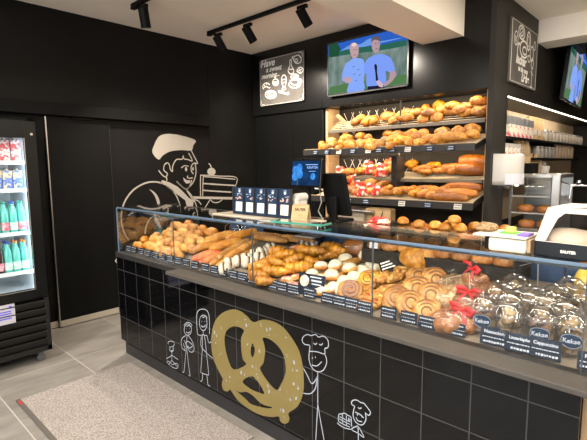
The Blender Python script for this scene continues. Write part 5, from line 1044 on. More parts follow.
bm = bmesh.new(); tube(bm, [(-.09, -.02, .26), (-.12, -.03, .20), (-.10, -.03, .12), (-.13, -.03, .06), (-.10, -.02, .01)], .0035, 6); mesh_obj('cable', bm, M['white'], tl)
# ---- white container with board and pastries, bread box at the right end
cc = thing('cream_container', 'cream plastic container on the case top under the pastry board', 'container', (2.975, .10, 1.2535), (0, 0, R(2)))
bm = bmesh.new(); box(bm, -.063, .066, -.055, .06, 0, .052, .01); mesh_obj('container_body', bm, M['cream_plastic'], cc, False)
mesh_obj('brown_end', B(.067, .078, -.045, .05, .004, .05, .002), M['woodlt'], cc); mesh_obj('dark_end', B(-.078, -.064, -.045, .05, .004, .05, .002), M['blackmatt'], cc)
pb = mesh_obj('pastry_board', B(2.86, 3.045, .035, .20, 1.307, 1.313, .002), pbr('board_white', (.74, .67, .56), .5)); tag(pb, 'thin pale board carrying small pastries on the cream container', 'board')
for nm, lb, x, y, c, w in (('wrapped_pastry', 'small wrapped brown pastry at the left end of the pale board', 2.88, .09, 'grain', .045), ('yellow_sponge', 'yellow sponge cube on a green cloth on the pale board', 2.965, .12, None, .022)):
    if c: put('wrapsm' if False else 'seeded', (x + .005, y + .02, 1.314), (0, 0, R(20)), lb, None, 'pastry', .55)
    else:
        tag(mesh_obj('green_cloth', B(2.935, 3.005, .09, .15, 1.3135, 1.318, .002), pbr('cloth_green', (.10, .50, .06), .6)), 'folded bright green cloth on the pale board', 'cloth')
        tag(mesh_obj('yellow_sponge', B(2.957, 2.985, .10, .13, 1.3185, 1.338, .003), pbr('sponge_yellow', (.80, .72, .12), .7)), lb, 'sponge')
        tag(mesh_obj('purple_packet', B(3.008, 3.045, .06, .13, 1.3135, 1.321, .002), pbr('packet_purple', (.16, .09, .42), .5)), 'flat purple packet beside the green cloth on the pale board', 'packet')
bx = thing('bread_box', 'black and white display box with a clear window holding floury loaves', 'box', (3.068, .055, 1.2535), (0, 0, R(-6)))
bm = bmesh.new(); box(bm, 0, .46, 0, .004, 0, .052); box(bm, 0, .004, 0, .34, 0, .052); box(bm, .456, .46, 0, .34, 0, .052); box(bm, 0, .46, .336, .34, 0, .158); box(bm, 0, .46, 0, .34, 0, .004); mesh_obj('black_base', bm, M['blackgloss'], bx)
slx = Vector((0, .095, .112))
def sl(a, b): return (a, b * .10, .052 + b * .108)      # window slope
bm = flat_fill([[(0, 0), (.46, 0), (.46, 1), (0, 1)], [(.032, .02), (.43, .02), (.43, .86), (.062, .86), (.045, .70)]], sl)
r = bmesh.ops.extrude_face_region(bm, geom=list(bm.faces)); bmesh.ops.translate(bm, verts=[v for v in r['geom'] if isinstance(v, bmesh.types.BMVert)], vec=(0, .002, -.002))
box(bm, 0, .46, .10, .34, .158, .161)
for x in (0, .457):
    vs = [bm.verts.new(q) for q in ((x, 0, .052), (x, .10, .16), (x, .34, .16), (x, .34, .052))]; bm.faces.new(vs)
mesh_obj('white_lid', bm, M['white'], bx)
bm = bmesh.new(); vs = [bm.verts.new((q[0], q[1] + .004, q[2] - .003)) for q in (sl(.03, .01), sl(.44, .01), sl(.44, .88), sl(.04, .88))]; bm.faces.new(vs); mesh_obj('clear_window', bm, M['wrap'], bx)
bm = bmesh.new(); box(bm, .06, .16, .115, .13, .1612, .162); box(bm, .09, .19, .15, .165, .1612, .162); mesh_obj('slot', bm, M['greydark'], bx)
mesh_obj('box_lettering', text_bm('SAUTER', .013, lambda a, b: (a + .105, -.0008, b + .024), bold=.0004), M['chalk'], bx)
K['floury'] = simple(lambda: bun_bm(.085, .085, .02, 33), crust('floury_crust', (.60, .38, .20), (.42, .24, .11), dust=(.52, .43, .33), dustpos=.55), 'floury_round_loaf')
for i, (x, y) in enumerate(((3.15, .17), (3.33, .13), (3.25, .29))): put('floury', (x, y, 1.259), (0, 0, R(i * 60)), 'round floury loaf in the bread box, ' + ['left one behind the window', 'right one behind the window', 'behind the two at the window'][i], 'floury loaves in the bread box')
# a second layer where the case is heaped
def extra(pts, kfun, desc, where, group, rzf=lambda i: (i * 61) % 120 - 60, scale=None, rx0=0):
    for n, (x, y, dz) in enumerate(sorted(pts)):
        k = kfun(n); dd = desc[k] if isinstance(desc, dict) else desc
        d_item(k, x, y, rzf(n), f'{dd} {where}, {ORD[n]} from the left', group, dz, R(rx0 + (n * 23) % 30 - 15), R((n * 41) % 30 - 15), scale=scale)
extra([(1.56, .14, .04), (1.63, .22, .045), (1.70, .30, .05), (1.60, .33, .05), (1.78, .42, .05), (1.68, .42, .05), (1.50, .36, .04), (1.86, .52, .04), (1.78, .55, .04)], lambda i: 'croissant' if i % 2 else 'croissant2', 'golden croissant', 'in the upper layer of the croissant heap', 'croissants', rzf=lambda i: -60 - (i * 37) % 60)
extra([(1.42, .30, 0), (1.40, .22, 0), (1.46, .18, .01), (1.52, .50, .02), (1.62, .52, .02), (1.70, .56, .0), (1.86, .12, .0), (1.80, .20, .0)], lambda i: 'berry', 'fruit topped pastry', 'in the second lot around the croissants', 'fruit topped pastries')
extra([(1.90, .30, .03), (1.98, .34, .035), (2.04, .22, .035), (2.00, .14, .0), (1.93, .50, .0), (2.06, .52, .03), (2.08, .34, .03), (2.14, .25, .0), (2.18, .36, 0)], lambda i: 'sugar', 'sugar dusted bun', 'in the upper layer of the sugared buns', 'sugar dusted buns')
extra([(2.24, .22, 0), (2.26, .36, .02), (2.30, .30, .035), (2.36, .33, .035), (2.33, .12, .0), (2.30, .50, .02), (2.36, .42, .04), (2.24, .55, .02)], lambda i: 'danishj' if i % 4 == 1 else 'danishc', {'danishj': 'red jam danish', 'danishc': 'yellow custard danish'}, 'in the upper layer of the danish pastries', 'danish pastries')
extra([(2.63, .15, .02), (2.60, .50, .03)], lambda i: 'snail', 'cinnamon snail', 'in the second layer of snails', 'cinnamon snails', rzf=lambda i: 20 + i * 9, scale=1.1, rx0=38)
# ================================================================ TELEVISION, CHALKBOARDS
def tv_picture(t, S, f0):
    """two men in pale blue shirts before a meadow, drawn flat on the screen; S maps a picture point"""
    def lay(name, pts, col, s, k, smooth=True):
        return mesh_obj(name, flat_fill([pts], lambda a, b: f0(a, b, k), smooth=smooth), glow(name, col, s), scr)
    scr = mesh_obj('screen', flat_fill([[(.225, 2.365), (1.215, 2.365), (1.215, 2.91), (.225, 2.91)]], lambda a, b: f0(a, b, 0)), glow('tv_meadow', (.09, .15, .13), .9, (.20, .26, .24), 9, (1, 1, .5)), t)
    lay('sky_picture', [(.225, 2.80), (.6, 2.80), (1.215, 2.76), (1.215, 2.91), (.225, 2.91)], (.02, .09, .42), 1.0, 1, False)
    mesh_obj('cloud_picture', flat_fill([[(.40, 2.82), (.52, 2.86), (.66, 2.845), (.78, 2.88), (.9, 2.83), (1.1, 2.82), (1.1, 2.81), (.4, 2.81)]], lambda a, b: f0(a, b, 1.3), smooth=True), glow('tv_cloud', (.12, .25, .60), 1), scr)
    lay('hill_picture', TVP['hills'], (.02, .10, .07), 1, 2, False)
    lay('tree_picture', TVP['tree'], (.012, .06, .03), 1, 3, False)
    lay('low_grass_picture', [(.24, 2.37), (1.21, 2.37), (1.21, 2.46), (.9, 2.44), (.6, 2.47), (.24, 2.45)], (.07, .16, .06), 1, 2.5, False)
    lay('shirt_picture', TVP['shirt1'], (.20, .33, .78), .95, 4); lay('arm_picture', TVP['arm1'], (.40, .28, .34), 1, 5); lay('head_picture', TVP['head1'], (.46, .30, .32), .9, 5)
    lay('shirt_picture', TVP['shirt2'], (.17, .28, .76), .95, 6); lay('trousers_picture', TVP['trou2'], (.01, .01, .03), 1, 7, False); lay('head_picture', TVP['head2'], (.40, .27, .30), .9, 7); lay('hair_picture', TVP['hair2'], (.10, .08, .08), 1, 8)
    lay('arm_picture', TVP['arm2'], (.36, .24, .28), 1, 7); lay('microphone_picture', TVP['mic'], (.01, .01, .02), 1, 8); lay('hand_picture', TVP['hand'], (.50, .36, .40), 1, 9)
    lay('bald_top_picture', [(.55, 2.868), (.59, 2.872), (.61, 2.85), (.59, 2.835), (.555, 2.84)], (.75, .55, .52), .9, 6)
    bm = bmesh.new()
    for c, r_ in (((.575, 2.79), 1), ((.615, 2.79), 1), ((.845, 2.80), 1), ((.885, 2.80), 1)): box(bm, 0, 0.0001, 0, 0.0001, 0, 0.0001)
    bm.free(); bm = bmesh.new()
    for a, b in ((.568, 2.795), (.60, 2.795), (.842, 2.81), (.878, 2.81)): vs = [bm.verts.new(f0(a + p, b + q, 9)) for p, q in ((0, 0), (.018, 0), (.018, .007), (0, .007))]; bm.faces.new(vs)
    for a, b in ((.575, 2.742), (.85, 2.757)): vs = [bm.verts.new(f0(a + p, b + q, 9)) for p, q in ((0, 0), (.03, 0), (.03, .006), (0, .006))]; bm.faces.new(vs)
    for a, b in ((.56, 2.62), (.62, 2.58), (.57, 2.54), (.64, 2.52), (.60, 2.47)): vs = [bm.verts.new(f0(a + p, b + q, 9)) for p, q in ((0, 0), (.03, .006), (.028, .012), (0, .007))]; bm.faces.new(vs)
    mesh_obj('face_marks_picture', bm, glow('face_marks', (.10, .08, .16), 1), scr)
    return scr
def tv(name, label, loc, rot):
    t = thing(name, label, 'television', loc, rot)
    bm = bmesh.new(); box(bm, -.505, .505, 0, .035, -.29, .29, .004); mesh_obj('housing', bm, M['blackgloss'], t)
    bm = bmesh.new(); box(bm, -.51, .51, -.003, 0, -.293, -.279); box(bm, .497, .51, -.003, 0, -.293, .293); box(bm, -.51, -.497, -.003, 0, -.293, .293); box(bm, -.51, .51, -.003, 0, .279, .293); mesh_obj('bezel', bm, pbr('bezel', (.05, .048, .045), .3), t)
    tv_picture(t, 1, lambda a, b, k: (a - .72, -.0004 - .0004 * k, b - 2.6375)); return t
TVP = DRAW['tv']
tv('television', 'television on the fascia over the bread rack showing two men in a meadow', (.72, 2.455, 2.6375), (0, 0, 0))
# side television further back
t_ = tv('television', 'television hanging further back on the partition, cut by the photo edge', (2.19, 4.82, 2.64), (R(5), 0, R(93)))
t_.scale = (1.2, 1.2, 1.2)
def board_base(name, label, loc, rot, w, h):
    t = thing(name, label, 'chalkboard', loc, rot)
    mesh_obj('slate', B(-w / 2, w / 2, 0, .018, -h / 2, h / 2), pbr('slate_' + name, (.085, .076, .066), .7, col2=(.11, .10, .088), scale=6), t); return t
cb = board_base('chalkboard', 'square chalkboard with white food drawings on the fascia left of the television', (-.55, 2.475, 2.642), (0, 0, 0), .765, .585)
fb = lambda a, b: (a + .55, -.0012, b - 2.642)
bm = bmesh.new()
for l in DRAW['board']: ribbon(bm, l, .0135, fb)
mesh_obj('food_drawings', bm, M['chalk'], cb)
bm = text_bm('Have', .125, lambda a, b: fb(a - .79, b + 2.875), shear=.3, bold=.003)
join_bm(bm, text_bm('a sweet', .090, lambda a, b: fb(a - .68, b + 2.795), shear=.3, bold=.0025)); join_bm(bm, text_bm('morning...', .082, lambda a, b: fb(a - .74, b + 2.72), shear=.3, bold=.0025))
mesh_obj('chalk_lettering', bm, M['chalk'], cb)
bm = bmesh.new()
for sx in (-1, 1):
    for sz in (-1, 1):
        cx, cz = -.55 + sx * .365, 2.642 + sz * .275
        for q in range(3): ribbon(bm, [(cx, cz - sz * (.02 + .02 * q)), (cx - sx * .012, cz - sz * .012), (cx - sx * (.02 + .02 * q), cz)], .006, fb)
ribbon(bm, [(-.93, 2.36), (-.932, 2.92)], .003, fb); ribbon(bm, [(-.92, 2.926), (-.2, 2.926)], .003, fb); ribbon(bm, [(-.92, 2.356), (-.2, 2.356)], .0035, fb); ribbon(bm, [(-.172, 2.36), (-.172, 2.92)], .003, fb)
mesh_obj('chalk_border', bm, M['chalk'], cb)
# side board on the partition: local x runs back along the wall
sb = board_base('chalkboard', 'narrow chalkboard with white pastry drawings and lettering on the side partition', (2.052 + .018, 3.19, 2.605), (0, 0, R(90)), .80, .57)
bm = bmesh.new(); f2 = lambda a, b: (a, -.0012, b)
def circ(cx, cy, rx, ry, a0=0, a1=360, n=18): return [(cx + rx * math.cos(R(a0 + (a1 - a0) * i / n)), cy + ry * math.sin(R(a0 + (a1 - a0) * i / n))) for i in range(n + 1)]
for l, w in ((circ(-.12, .20, .09, .06), .016), (circ(-.12, .20, .05, .035), .010), ([(-.17, .17), (-.07, .23)], .009), ([(-.15, .15), (-.05, .21)], .009), ([(-.18, .21), (-.11, .25)], .009),
             (circ(-.27, .12, .05, .06), .010), ([(-.31, .08), (-.23, .16)], .009), ([(-.31, .14), (-.24, .07)], .009), (circ(0.10, .16, .055, .085), .018), (circ(.10, .16, .03, .05), .010),
             (circ(-.03, .06, .12, .075, 20, 330), .018), (circ(-.01, .05, .06, .035), .016), (circ(-.18, .02, .04, .07, 60, 300), .020), (circ(.22, .06, .05, .07), .014), (circ(.25, -.03, .035, .05), .014), ([(.25, -.08), (.25, -.26)], .012), ([(.21, -.11), (.29, -.14)], .010), ([(.21, -.26), (.29, -.26)], .010), (circ(.30, .15, .03, .04), .010), (circ(.14, .0, .04, .03), .012)):
    ribbon(bm, l, w, f2)
for x in (-.388, .388): ribbon(bm, [(x, -.27), (x + .004, 0), (x, .27)], .012, f2)
for z in (-.27, .272): ribbon(bm, [(-.385, z), (0, z + .003), (.385, z)], .004, f2)
mesh_obj('food_drawings', bm, M['chalk'], sb)
bm = text_bm('lecker', .12, lambda a, b: f2(a - .10, b - .055), shear=.2, bold=.006); join_bm(bm, text_bm('ist die neue', .062, lambda a, b: f2(a - .03, b - .135), shear=.2, bold=.003)); join_bm(bm, text_bm('Liebe', .11, lambda a, b: f2(a + .05, b - .205), shear=.2, bold=.006))
mesh_obj('chalk_lettering', bm, M['chalk'], sb)
# ================================================================ TRACK LIGHTS
def spot(label, x, y, tx, ty, zc=CZ, en=60, group='spotlights on the ceiling tracks', face=True, tilt=None):
    t = thing('track_spotlight', label, 'spotlight', (x, y, zc - .055), group=group)
    bm = bmesh.new(); box(bm, -.055, .055, -.016, .016, -.03, .0, .003); cyl(bm, (0, 0, -.06), (0, 0, -.025), .009, seg=12); mesh_obj('adapter', bm, M['blackmatt'], t)
    d = Vector((tx - x, ty - y, -(zc - .2 - .9) )).normalized(); c = Vector((0, 0, -.075))
    bm = bmesh.new(); cyl(bm, c - d * .05, c + d * .09, .044, seg=28); cyl(bm, c + d * .09, c + d * .115, .044, seg=28, caps=False); mesh_obj('lamp_head', bm, M['blackmatt'], t)
    bm = bmesh.new(); cyl(bm, c + d * .0905, c + d * .092, .034, seg=24); mesh_obj('lamp_lens', bm, glow('lens_' + t.name, (1, .86, .68), 12), t)
    l = bpy.data.lights.new('spot_beam', 'SPOT'); l.energy = en; l.color = (1, .88, .74); l.spot_size = R(108); l.spot_blend = .85; l.shadow_soft_size = .03
    o = bpy.data.objects.new('spot_beam', l); COL.objects.link(o); o.parent = t; o.location = c + d * .117; o.rotation_euler = d.to_track_quat('-Z', 'Y').to_euler(); return t
def track(label, x0, x1, y, z=CZ):
    t = thing('ceiling_track', label, 'light track', ((x0 + x1) / 2, y, z)); h = (x1 - x0) / 2
    mesh_obj('track_bar', B(-h, h, -.018, .018, -.034, -.001, .002), M['blackmatt'], t); mesh_obj('feed_box', B(-h, -h + .12, -.022, .022, -.05, -.034, .002), M['blackmatt'], t)
track('long black ceiling track in front of the chalkboard carrying three spotlights', -.70, .80, 1.49)
track('short black ceiling track nearer the sliding door with one lit spotlight', -.50, .60, .50)
spot('black track spotlight, leftmost of the three before the chalkboard', -.52, 1.49, -.45, 2.9, en=150)
spot('black track spotlight, middle of the three before the chalkboard', -.04, 1.49, .2, 2.9, en=110)
spot('black track spotlight, rightmost of the three, next to the ceiling beam', .70, 1.49, 1.0, 3.0, en=90)
spot('glowing black track spotlight above the sliding door side', -.30, .50, -.5, .9, en=220)
spot('black spotlight on the rear ceiling beam at the right photo edge', 2.50, 3.82, 3.0, 2.6, zc=2.82, en=40, group=None)
# added tracks and spotlights, unseen, that brighten the shop floor and counter
track('added unseen ceiling track over the customer side of the counter', 1.9, 4.6, -1.0); track('added unseen ceiling track near the shop front', 0.2, 4.6, -2.9)
for i, (x, y, tx, ty, e) in enumerate(((2.3, -1.0, 2.2, .3, 50), (3.3, -1.0, 3.1, .4, 50), (4.3, -1.0, 3.6, 0, 50), (1.0, -2.9, .3, -1.2, 260), (2.4, -2.9, 1.6, -.8, 110), (3.8, -2.9, 3, -1.2, 110))):
    spot('added unseen track spotlight over the customer area, ' + ['left on the counter track', 'middle on the counter track', 'right on the counter track', 'left on the shop front track', 'middle on the shop front track', 'right on the shop front track'][i], x, y, tx, ty, en=e, group=None)
# ================================================================ NICHE AND COFFEE CORNER
led = thing('niche_light_strip', 'bright warm light strip along the top edge of the shelf niche', 'light strip', (2.03, 5.0, 2.21)); mesh_obj('diffuser', B(.006, .017, -2.16, 2.3, -.020, -.0105), glow('led_strip', (1, .86, .66), 5), led)
for i, (z, y1) in enumerate(((1.835, 7.3), (1.635, 6.0), (1.43, 4.6))):
    s_ = mesh_obj('niche_shelf', B(1.665, 2.045, 2.84, y1, z - .022, z, .002), M['blackmatt']); tag(s_, 'black shelf board in the partition niche, ' + ['the uppermost with gift boxes', 'the middle one below the gift boxes', 'the lowest short one'][i], 'shelf')
gift = pbr('gift_print', (.82, .74, .62), .6, col2=(.72, .12, .16), scale=26, lo=.52, hi=.58)
def giftbox():
    t = thing('gift_box', '', 'box'); mesh_obj('box_body', B(-.05, .05, -.055, .055, 0, .17, .003), gift, t); mesh_obj('grey_top', B(-.051, .051, -.056, .056, .12, .20, .003), pbr('gift_grey', (.22, .22, .23), .6), t); return t
K['gift'] = giftbox
for i in range(6): put('gift', (1.97, 3.07 + .135 * i, 1.837), (0, 0, 0), f'floral gift box with a grey top on the uppermost niche shelf, {ORD[i]} from the left', 'gift boxes in the niche')
def kbag(h=.24):
    t = thing('coffee_bag', '', 'bag'); bm = bmesh.new(); box(bm, -.05, .05, -.06, .06, 0, h, .01)
    for v in bm.verts:
        if v.co.z > h * .8: v.co.x *= .35
    mesh_obj('bag_body', bm, M['kraft'], t); mesh_obj('fold', B(-.02, .02, -.062, .062, h - .01, h + .012, .002), M['kraft'], t); mesh_obj('front_label', B(.049, .051, -.03, .03, .05, .11), M['paper'], t); return t
K['kbag'] = kbag
for i, (y, z) in enumerate(((3.92, 1.837), (4.08, 1.837), (4.24, 1.837), (3.46, 1.637), (3.60, 1.637), (3.74, 1.637), (3.9, 1.432), (4.05, 1.432), (4.2, 1.432))):
    put('kbag', (1.96, y, z), (0, 0, R(i * 9 - 20)), 'brown paper coffee bag on the ' + ['uppermost', 'middle', 'lowest'][i // 3] + f' niche shelf, {ORD[i % 3]} counted from the partition corner', 'coffee bags in the niche')
def jar():
    t = thing('glass_jar', '', 'jar'); bm = bmesh.new(); lathe(bm, [(.045, 0), (.05, .01), (.05, .10), (.04, .12)], 16, caps=(True, False)); mesh_obj('jar_wall', bm, pbr('jar_glass', (.42, .38, .34), .15, trans=.4), t, True)
    bm = bmesh.new(); lathe(bm, [(.044, .118), (.044, .135), (.001, .136)], 16); mesh_obj('jar_lid', bm, M['steel'], t, True); return t
K['jar'] = jar
for i in range(12): put('jar', (1.97, 4.42 + .17 * i, 1.837), (0, 0, 0), f'small glass jar on the uppermost niche shelf, {ORD[i]} behind the coffee bags', 'glass jars in the niche')
K['sbox'] = lambda: (lambda t: (mesh_obj('box_body', B(-.04, .04, -.05, .05, 0, .13, .003), pbr('sbox', (.80, .76, .68), .6, col2=(.62, .28, .16), scale=22, lo=.5, hi=.6), t), mesh_obj('box_lid', B(-.042, .042, -.052, .052, .10, .135, .003), M['paper'], t), t)[-1])(thing('tea_box', '', 'box'))
for i in range(4): put('sbox', (1.97, 3.0 + .125 * i, 1.637), (0, 0, 0), f'small pale tea box on the middle niche shelf, {ORD[i]} counted from the partition corner', 'tea boxes in the niche')
def sbottle():
    t = thing('syrup_bottle', '', 'bottle'); bm = bmesh.new(); lathe(bm, [(.035, 0), (.038, .01), (.038, .14), (.015, .19), (.014, .23)], 16); mesh_obj('bottle_body', bm, pbr('syrup', (.36, .26, .17), .2, coat=.3), t, True)
    bm = bmesh.new(); lathe(bm, [(.016, .22), (.016, .25), (.001, .25)], 12); mesh_obj('cap', bm, M['white'], t, True); return t
K['syrup'] = sbottle
for i in range(6): put('syrup', (1.98, 4.95 + .16 * i, 1.637), (0, 0, 0), f'amber syrup bottle on the middle niche shelf, {ORD[i]} of its run', 'syrup bottles in the niche')
for i in range(5):
    o = put('jar', (1.98, 4.1 + .16 * i, 1.637), (0, 0, 0), f'small glass jar on the middle niche shelf, {ORD[i]} behind the coffee bags', 'glass jars in the niche')
lf = thing('leaflet', 'white leaflet with a dark picture leaning on the lowest niche shelf', 'leaflet', (2.02, 4.40, 1.432), (0, R(-10), 0)); mesh_obj('leaflet_sheet', B(0, .003, -.07, .07, 0, .17), M['paper'], lf); mesh_obj('dark_picture', B(.003, .0035, -.045, .045, .04, .12), M['blackmatt'], lf)
# dispenser on the partition end
dp = thing('paper_dispenser', 'white rounded paper dispenser mounted on the dark partition end', 'dispenser', (2.051, 2.665, 1.335))
bm = bmesh.new(); n = 28
prof = [(.10 * math.cos(R(a)) ** .6 if abs(a) < 90 else 0, .15 * math.sin(R(a))) for a in range(-90, 91, 9)]
for z0, z1, s in ((0.03, .325, 1),):
    lo_ = [bm.verts.new((1.9 * p[0] + .002, p[1], z0 + .02)) for p in prof]; mid = [bm.verts.new((2.1 * p[0] + .002, p[1], z0 + .06)) for p in prof]; hi_ = [bm.verts.new((2.1 * p[0] + .002, p[1], z1 - .02)) for p in prof]; top = [bm.verts.new((1.95 * p[0] + .002, p[1] * .96, z1)) for p in prof]
    for a, b in ((lo_, mid), (mid, hi_), (hi_, top)):
        for i in range(len(a) - 1): bm.faces.new((a[i], a[i + 1], b[i + 1], b[i]))
    bm.faces.new(top); bm.faces.new(lo_[::-1])
mesh_obj('housing', bm, M['white'], dp, True)
for p in dp.children[-1].data.polygons: p.use_smooth = len(p.vertices) == 4
bm = bmesh.new(); pr_ = [(2.13 * p[0] + .003, p[1] * 1.03) for p in prof][2:13]
a = [bm.verts.new((p[0], p[1], .055)) for p in pr_]; b = [bm.verts.new((p[0], p[1], .15)) for p in pr_]
for i in range(len(a) - 1): bm.faces.new((a[i], a[i + 1], b[i + 1], b[i]))
mesh_obj('grey_panel', bm, pbr('grey_panel', (.50, .50, .56), .3), dp, True)
bm = bmesh.new(); cyl(bm, (.09, 0, .0), (.09, 0, .05), .035, .05, seg=20); mesh_obj('outlet', bm, M['plastic'], dp, True); mesh_obj('back_plate', B(.0005, .004, -.14, .14, .05, .33), M['steel'], dp)
# glass display cabinet with cakes
gc = thing('glass_cabinet', 'small refrigerated glass cabinet with pies beside the partition', 'cabinet', (0, 0, 0))
a0, a1, b0, b1 = 2.07, 2.50, 2.95, 3.45
bm = bmesh.new(); box(bm, a0, a1, b0, b1, .90, .96, .003); box(bm, a0, a1, b0, b1, 1.44, 1.475, .003); box(bm, a0, a1, b1 - .02, b1, .96, 1.44)
for x in (a0, a1 - .02): box(bm, x, x + .02, b0, b0 + .02, .96, 1.44); box(bm, x, x + .02, b1 - .03, b1, .96, 1.44)
box(bm, a1 - .075, a1, b0 - .015, b0 + .03, .93, 1.475, .01); mesh_obj('cabinet_frame', bm, M['steel'], gc)
mesh_obj('front_glass', B(a0 + .02, a1 - .02, b0 + .008, b0 + .012, .96, 1.44), M['glass'], gc)
for z in (1.10, 1.26): mesh_obj('shelf', B(a0 + .02, a1 - .02, b0 + .03, b1 - .03, z, z + .006), M['plastic'], gc); mesh_obj('shelf_edge', B(a0 + .02, a1 - .02, b0 + .02, b0 + .028, z - .003, z + .010), M['white'], gc)
mesh_obj('cabinet_lamp', B(a0 + .03, a0 + .06, b0 + .04, b0 + .05, 1.36, 1.39), glow('cab_lamp', (1, .85, .6), 8), gc)
K['pie'] = lambda: (lambda t: (mesh_obj('pie_crust', (lambda b: lathe(b, [(.05, 0), (.068, .008), (.075, .05), (.068, .055), (.03, .06), (.001, .061)], 24))(bmesh.new()), pbr('pie_dish', (.42, .15, .05), .5), t, True), mesh_obj('pie_top', (lambda b: lathe(b, [(.066, .054), (.05, .068), (.001, .072)], 24))(bmesh.new()), M['crois'], t, True), t)[-1])(thing('pie', '', 'pie'))
for i, (x, y, z) in enumerate(((2.18, 3.08, 1.107), (2.36, 3.08, 1.107), (2.20, 3.07, .961), (2.36, 3.10, .961))): put('pie', (x, y, z), (0, 0, 0), ['brown pie on the middle glass shelf, left one', 'brown pie on the middle glass shelf, right one', 'brown pie on the cabinet floor, left one', 'brown pie on the cabinet floor, right one'][i], 'pies in the glass cabinet')
# counter along the partition, coffee machine and cups
sc_ = thing('side_counter', 'dark service counter along the partition', 'counter', (0, 0, 0)); mesh_obj('cabinet', B(2.06, 2.66, 2.90, 6.9, 0, .855), M['greydark'], sc_); mesh_obj('worktop', B(2.055, 2.70, 2.86, 6.95, .856, .895, .003), pbr('side_top', (.10, .09, .08), .35), sc_)
cs = thing('coffee_side_counter', 'steel counter carrying the coffee machine right of the glass cabinet', 'counter', (0, 0, 0)); mesh_obj('cabinet', B(2.72, 4.4, 3.02, 3.70, 0, .98), M['greydark'], cs); mesh_obj('worktop', B(2.71, 4.42, 3.0, 3.72, .981, 1.01, .003), M['steel'], cs)
cm = thing('coffee_machine', 'large steel coffee machine with a steam wand, cut by the photo edge', 'coffee machine', (2.62, 3.08, 1.011))
bm = bmesh.new(); box(bm, .14, 1.1, .0, .5, .38, .52, .012); box(bm, .16, 1.08, .30, .5, .0, .38); box(bm, .14, 1.1, .0, .5, .0, .06, .01); mesh_obj('machine_body', bm, M['steel'], cm)
mesh_obj('side_panel', B(.10, .135, .0, .5, 0.0, .53, .01), pbr('machine_brown', (.16, .13, .10), .35), cm)
bm = bmesh.new(); tube(bm, smooth_pts([(.10, -.03, .36), (-.03, -.05, .36), (-.05, -.06, .34), (-.06, -.065, .22)]), .009, 10); tube(bm, [(-.18, 0, .40), (-.06, -.04, .37), (.10, -.03, .36)], .007, 8); mesh_obj('steam_wand', bm, M['chrome'], cm, True)
bm = bmesh.new(); cyl(bm, (.0, -.04, .385), (0, -.04, .41), .02); mesh_obj('wand_knob', bm, M['chrome'], cm)
K['cup'] = lambda: (lambda t: (mesh_obj('cup_wall', (lambda b: lathe(b, [(.028, 0), (.040, .10), (.042, .102), (.039, .103)], 20, caps=(True, False)))(bmesh.new()), M['white'], t, True), mesh_obj('printed_mark', B(-.012, .012, -.0385, -.036, .04, .065), M['kraft'], t), t)[-1])(thing('paper_cup', '', 'cup'))
for i in range(5):
    for j in range(3): put('cup', (2.80 + .088 * j, 3.18, 1.533 + .028 * i), (R(180) if False else 0, 0, R(j * 30)), f'white paper cup on the coffee machine, {["left", "middle", "right"][j]} stack, {ORD[i]} from the bottom', 'paper cups on the coffee machine')
ts = thing('takeaway_cup', 'single white cup standing on the glass cabinet', 'cup', (2.34, 3.05, 1.476)); bm = bmesh.new(); lathe(bm, [(.03, 0), (.042, .07), (.044, .072)], 20); mesh_obj('cup_wall', bm, M['white'], ts, True)
dk = thing('black_basket', 'black basket of packets on the glass cabinet', 'basket', (2.15, 3.2, 1.476)); mesh_obj('basket_wall', (lambda bm: (box(bm, -.07, .07, -.1, .1, 0, .10), bm)[-1])(bmesh.new()), M['blackmatt'], dk); mesh_obj('packet', B(-.05, .0, -.08, .08, .09, .16, .004), M['kraft'], dk)
dc = mesh_obj('ceiling_duct', B(2.06, 2.30, 4.15, 4.75, 2.86, 3.04), M['blackmatt']); tag(dc, 'black duct box under the ceiling behind the side beam', 'duct')
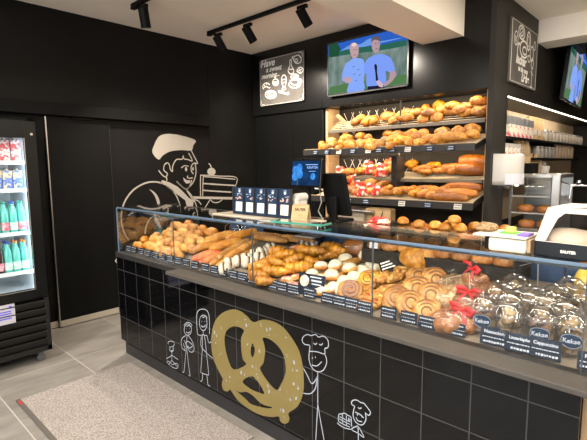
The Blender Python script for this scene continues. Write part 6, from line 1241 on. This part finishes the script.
# ================================================================ LIGHT
w = bpy.data.worlds.new('daylight'); sc.world = w; w.use_nodes = True
bg = w.node_tree.nodes['Background']; bg.inputs[0].default_value = (.82, .90, 1, 1); bg.inputs[1].default_value = 4.5
sc.cycles.transparent_max_bounces = 32
def area(name, loc, rot, sx, sy, e, col=(1, .84, .64), parent=None):
    l = bpy.data.lights.new(name, 'AREA'); l.shape = 'RECTANGLE'; l.size = sx; l.size_y = sy; l.energy = e; l.color = col
    o = bpy.data.objects.new(name, l); COL.objects.link(o); o.location = loc; o.rotation_euler = rot; o.visible_camera = True; return o
area('case_strip_light', (1.94, .04, 1.226), (R(24), 0, 0), 3.8, .012, 6.5, (1, .88, .70))
area('rack_strip_light', (1.05, 2.57, 2.232), (R(22), 0, 0), 1.7, .012, 8, (1, .78, .50))
area('rack_strip_light_low', (1.05, 2.50, 1.70), (R(25), 0, 0), 1.7, .012, 8, (1, .76, .48))
area('fridge_strip_light', (FX - .075, FY1 - .072, 1.23), (0, R(-90), R(-90 + 180)), 1.1, .012, 45, (.75, .92, 1))
area('niche_strip_light', (2.02, 4.6, 2.197), (0, R(30), 0), .02, 3.4, 22, (1, .86, .64))
for i, (x, y) in enumerate(((4.6, .6), (4.6, 2.6), (3.2, 1.8))):  # added fill lamps on the unseen ceiling behind the counter
    area('added_ceiling_fill', (x, y, CZ - .003), (0, 0, 0), .6, .6, 42, (1, .91, .78))
for i, (x, y) in enumerate(((.6, -1.9), (2.6, -2.0), (4.6, -2.0))):  # more added fill, unseen, over the customer side
    area('added_ceiling_fill', (x, y, CZ - .003), (0, 0, 0), .6, .6, 34, (1, .93, .84))
# ================================================================ CAMERA
cam = bpy.data.cameras.new('camera'); co = bpy.data.objects.new('camera', cam); COL.objects.link(co)
cam.sensor_width = 36; cam.lens = 448 / 587 * 36; cam.clip_start = .02; cam.clip_end = 60
mr = Matrix(((0.72966, 0.68376, -0.00866), (-0.07576, 0.09342, 0.99274), (-0.6796, 0.7237, -0.11996)))
rot = Matrix((mr[0], mr[1], -mr[2])).transposed()
co.matrix_world = Matrix.Translation((3.50923, -1.64024, 1.57)) @ rot.to_4x4()
sc.camera = co
vs_ = sc.view_settings; vs_.view_transform = 'Standard'; vs_.look = 'None'; vs_.gamma = 1; vs_.use_curve_mapping = False; vs_.exposure = 0.38
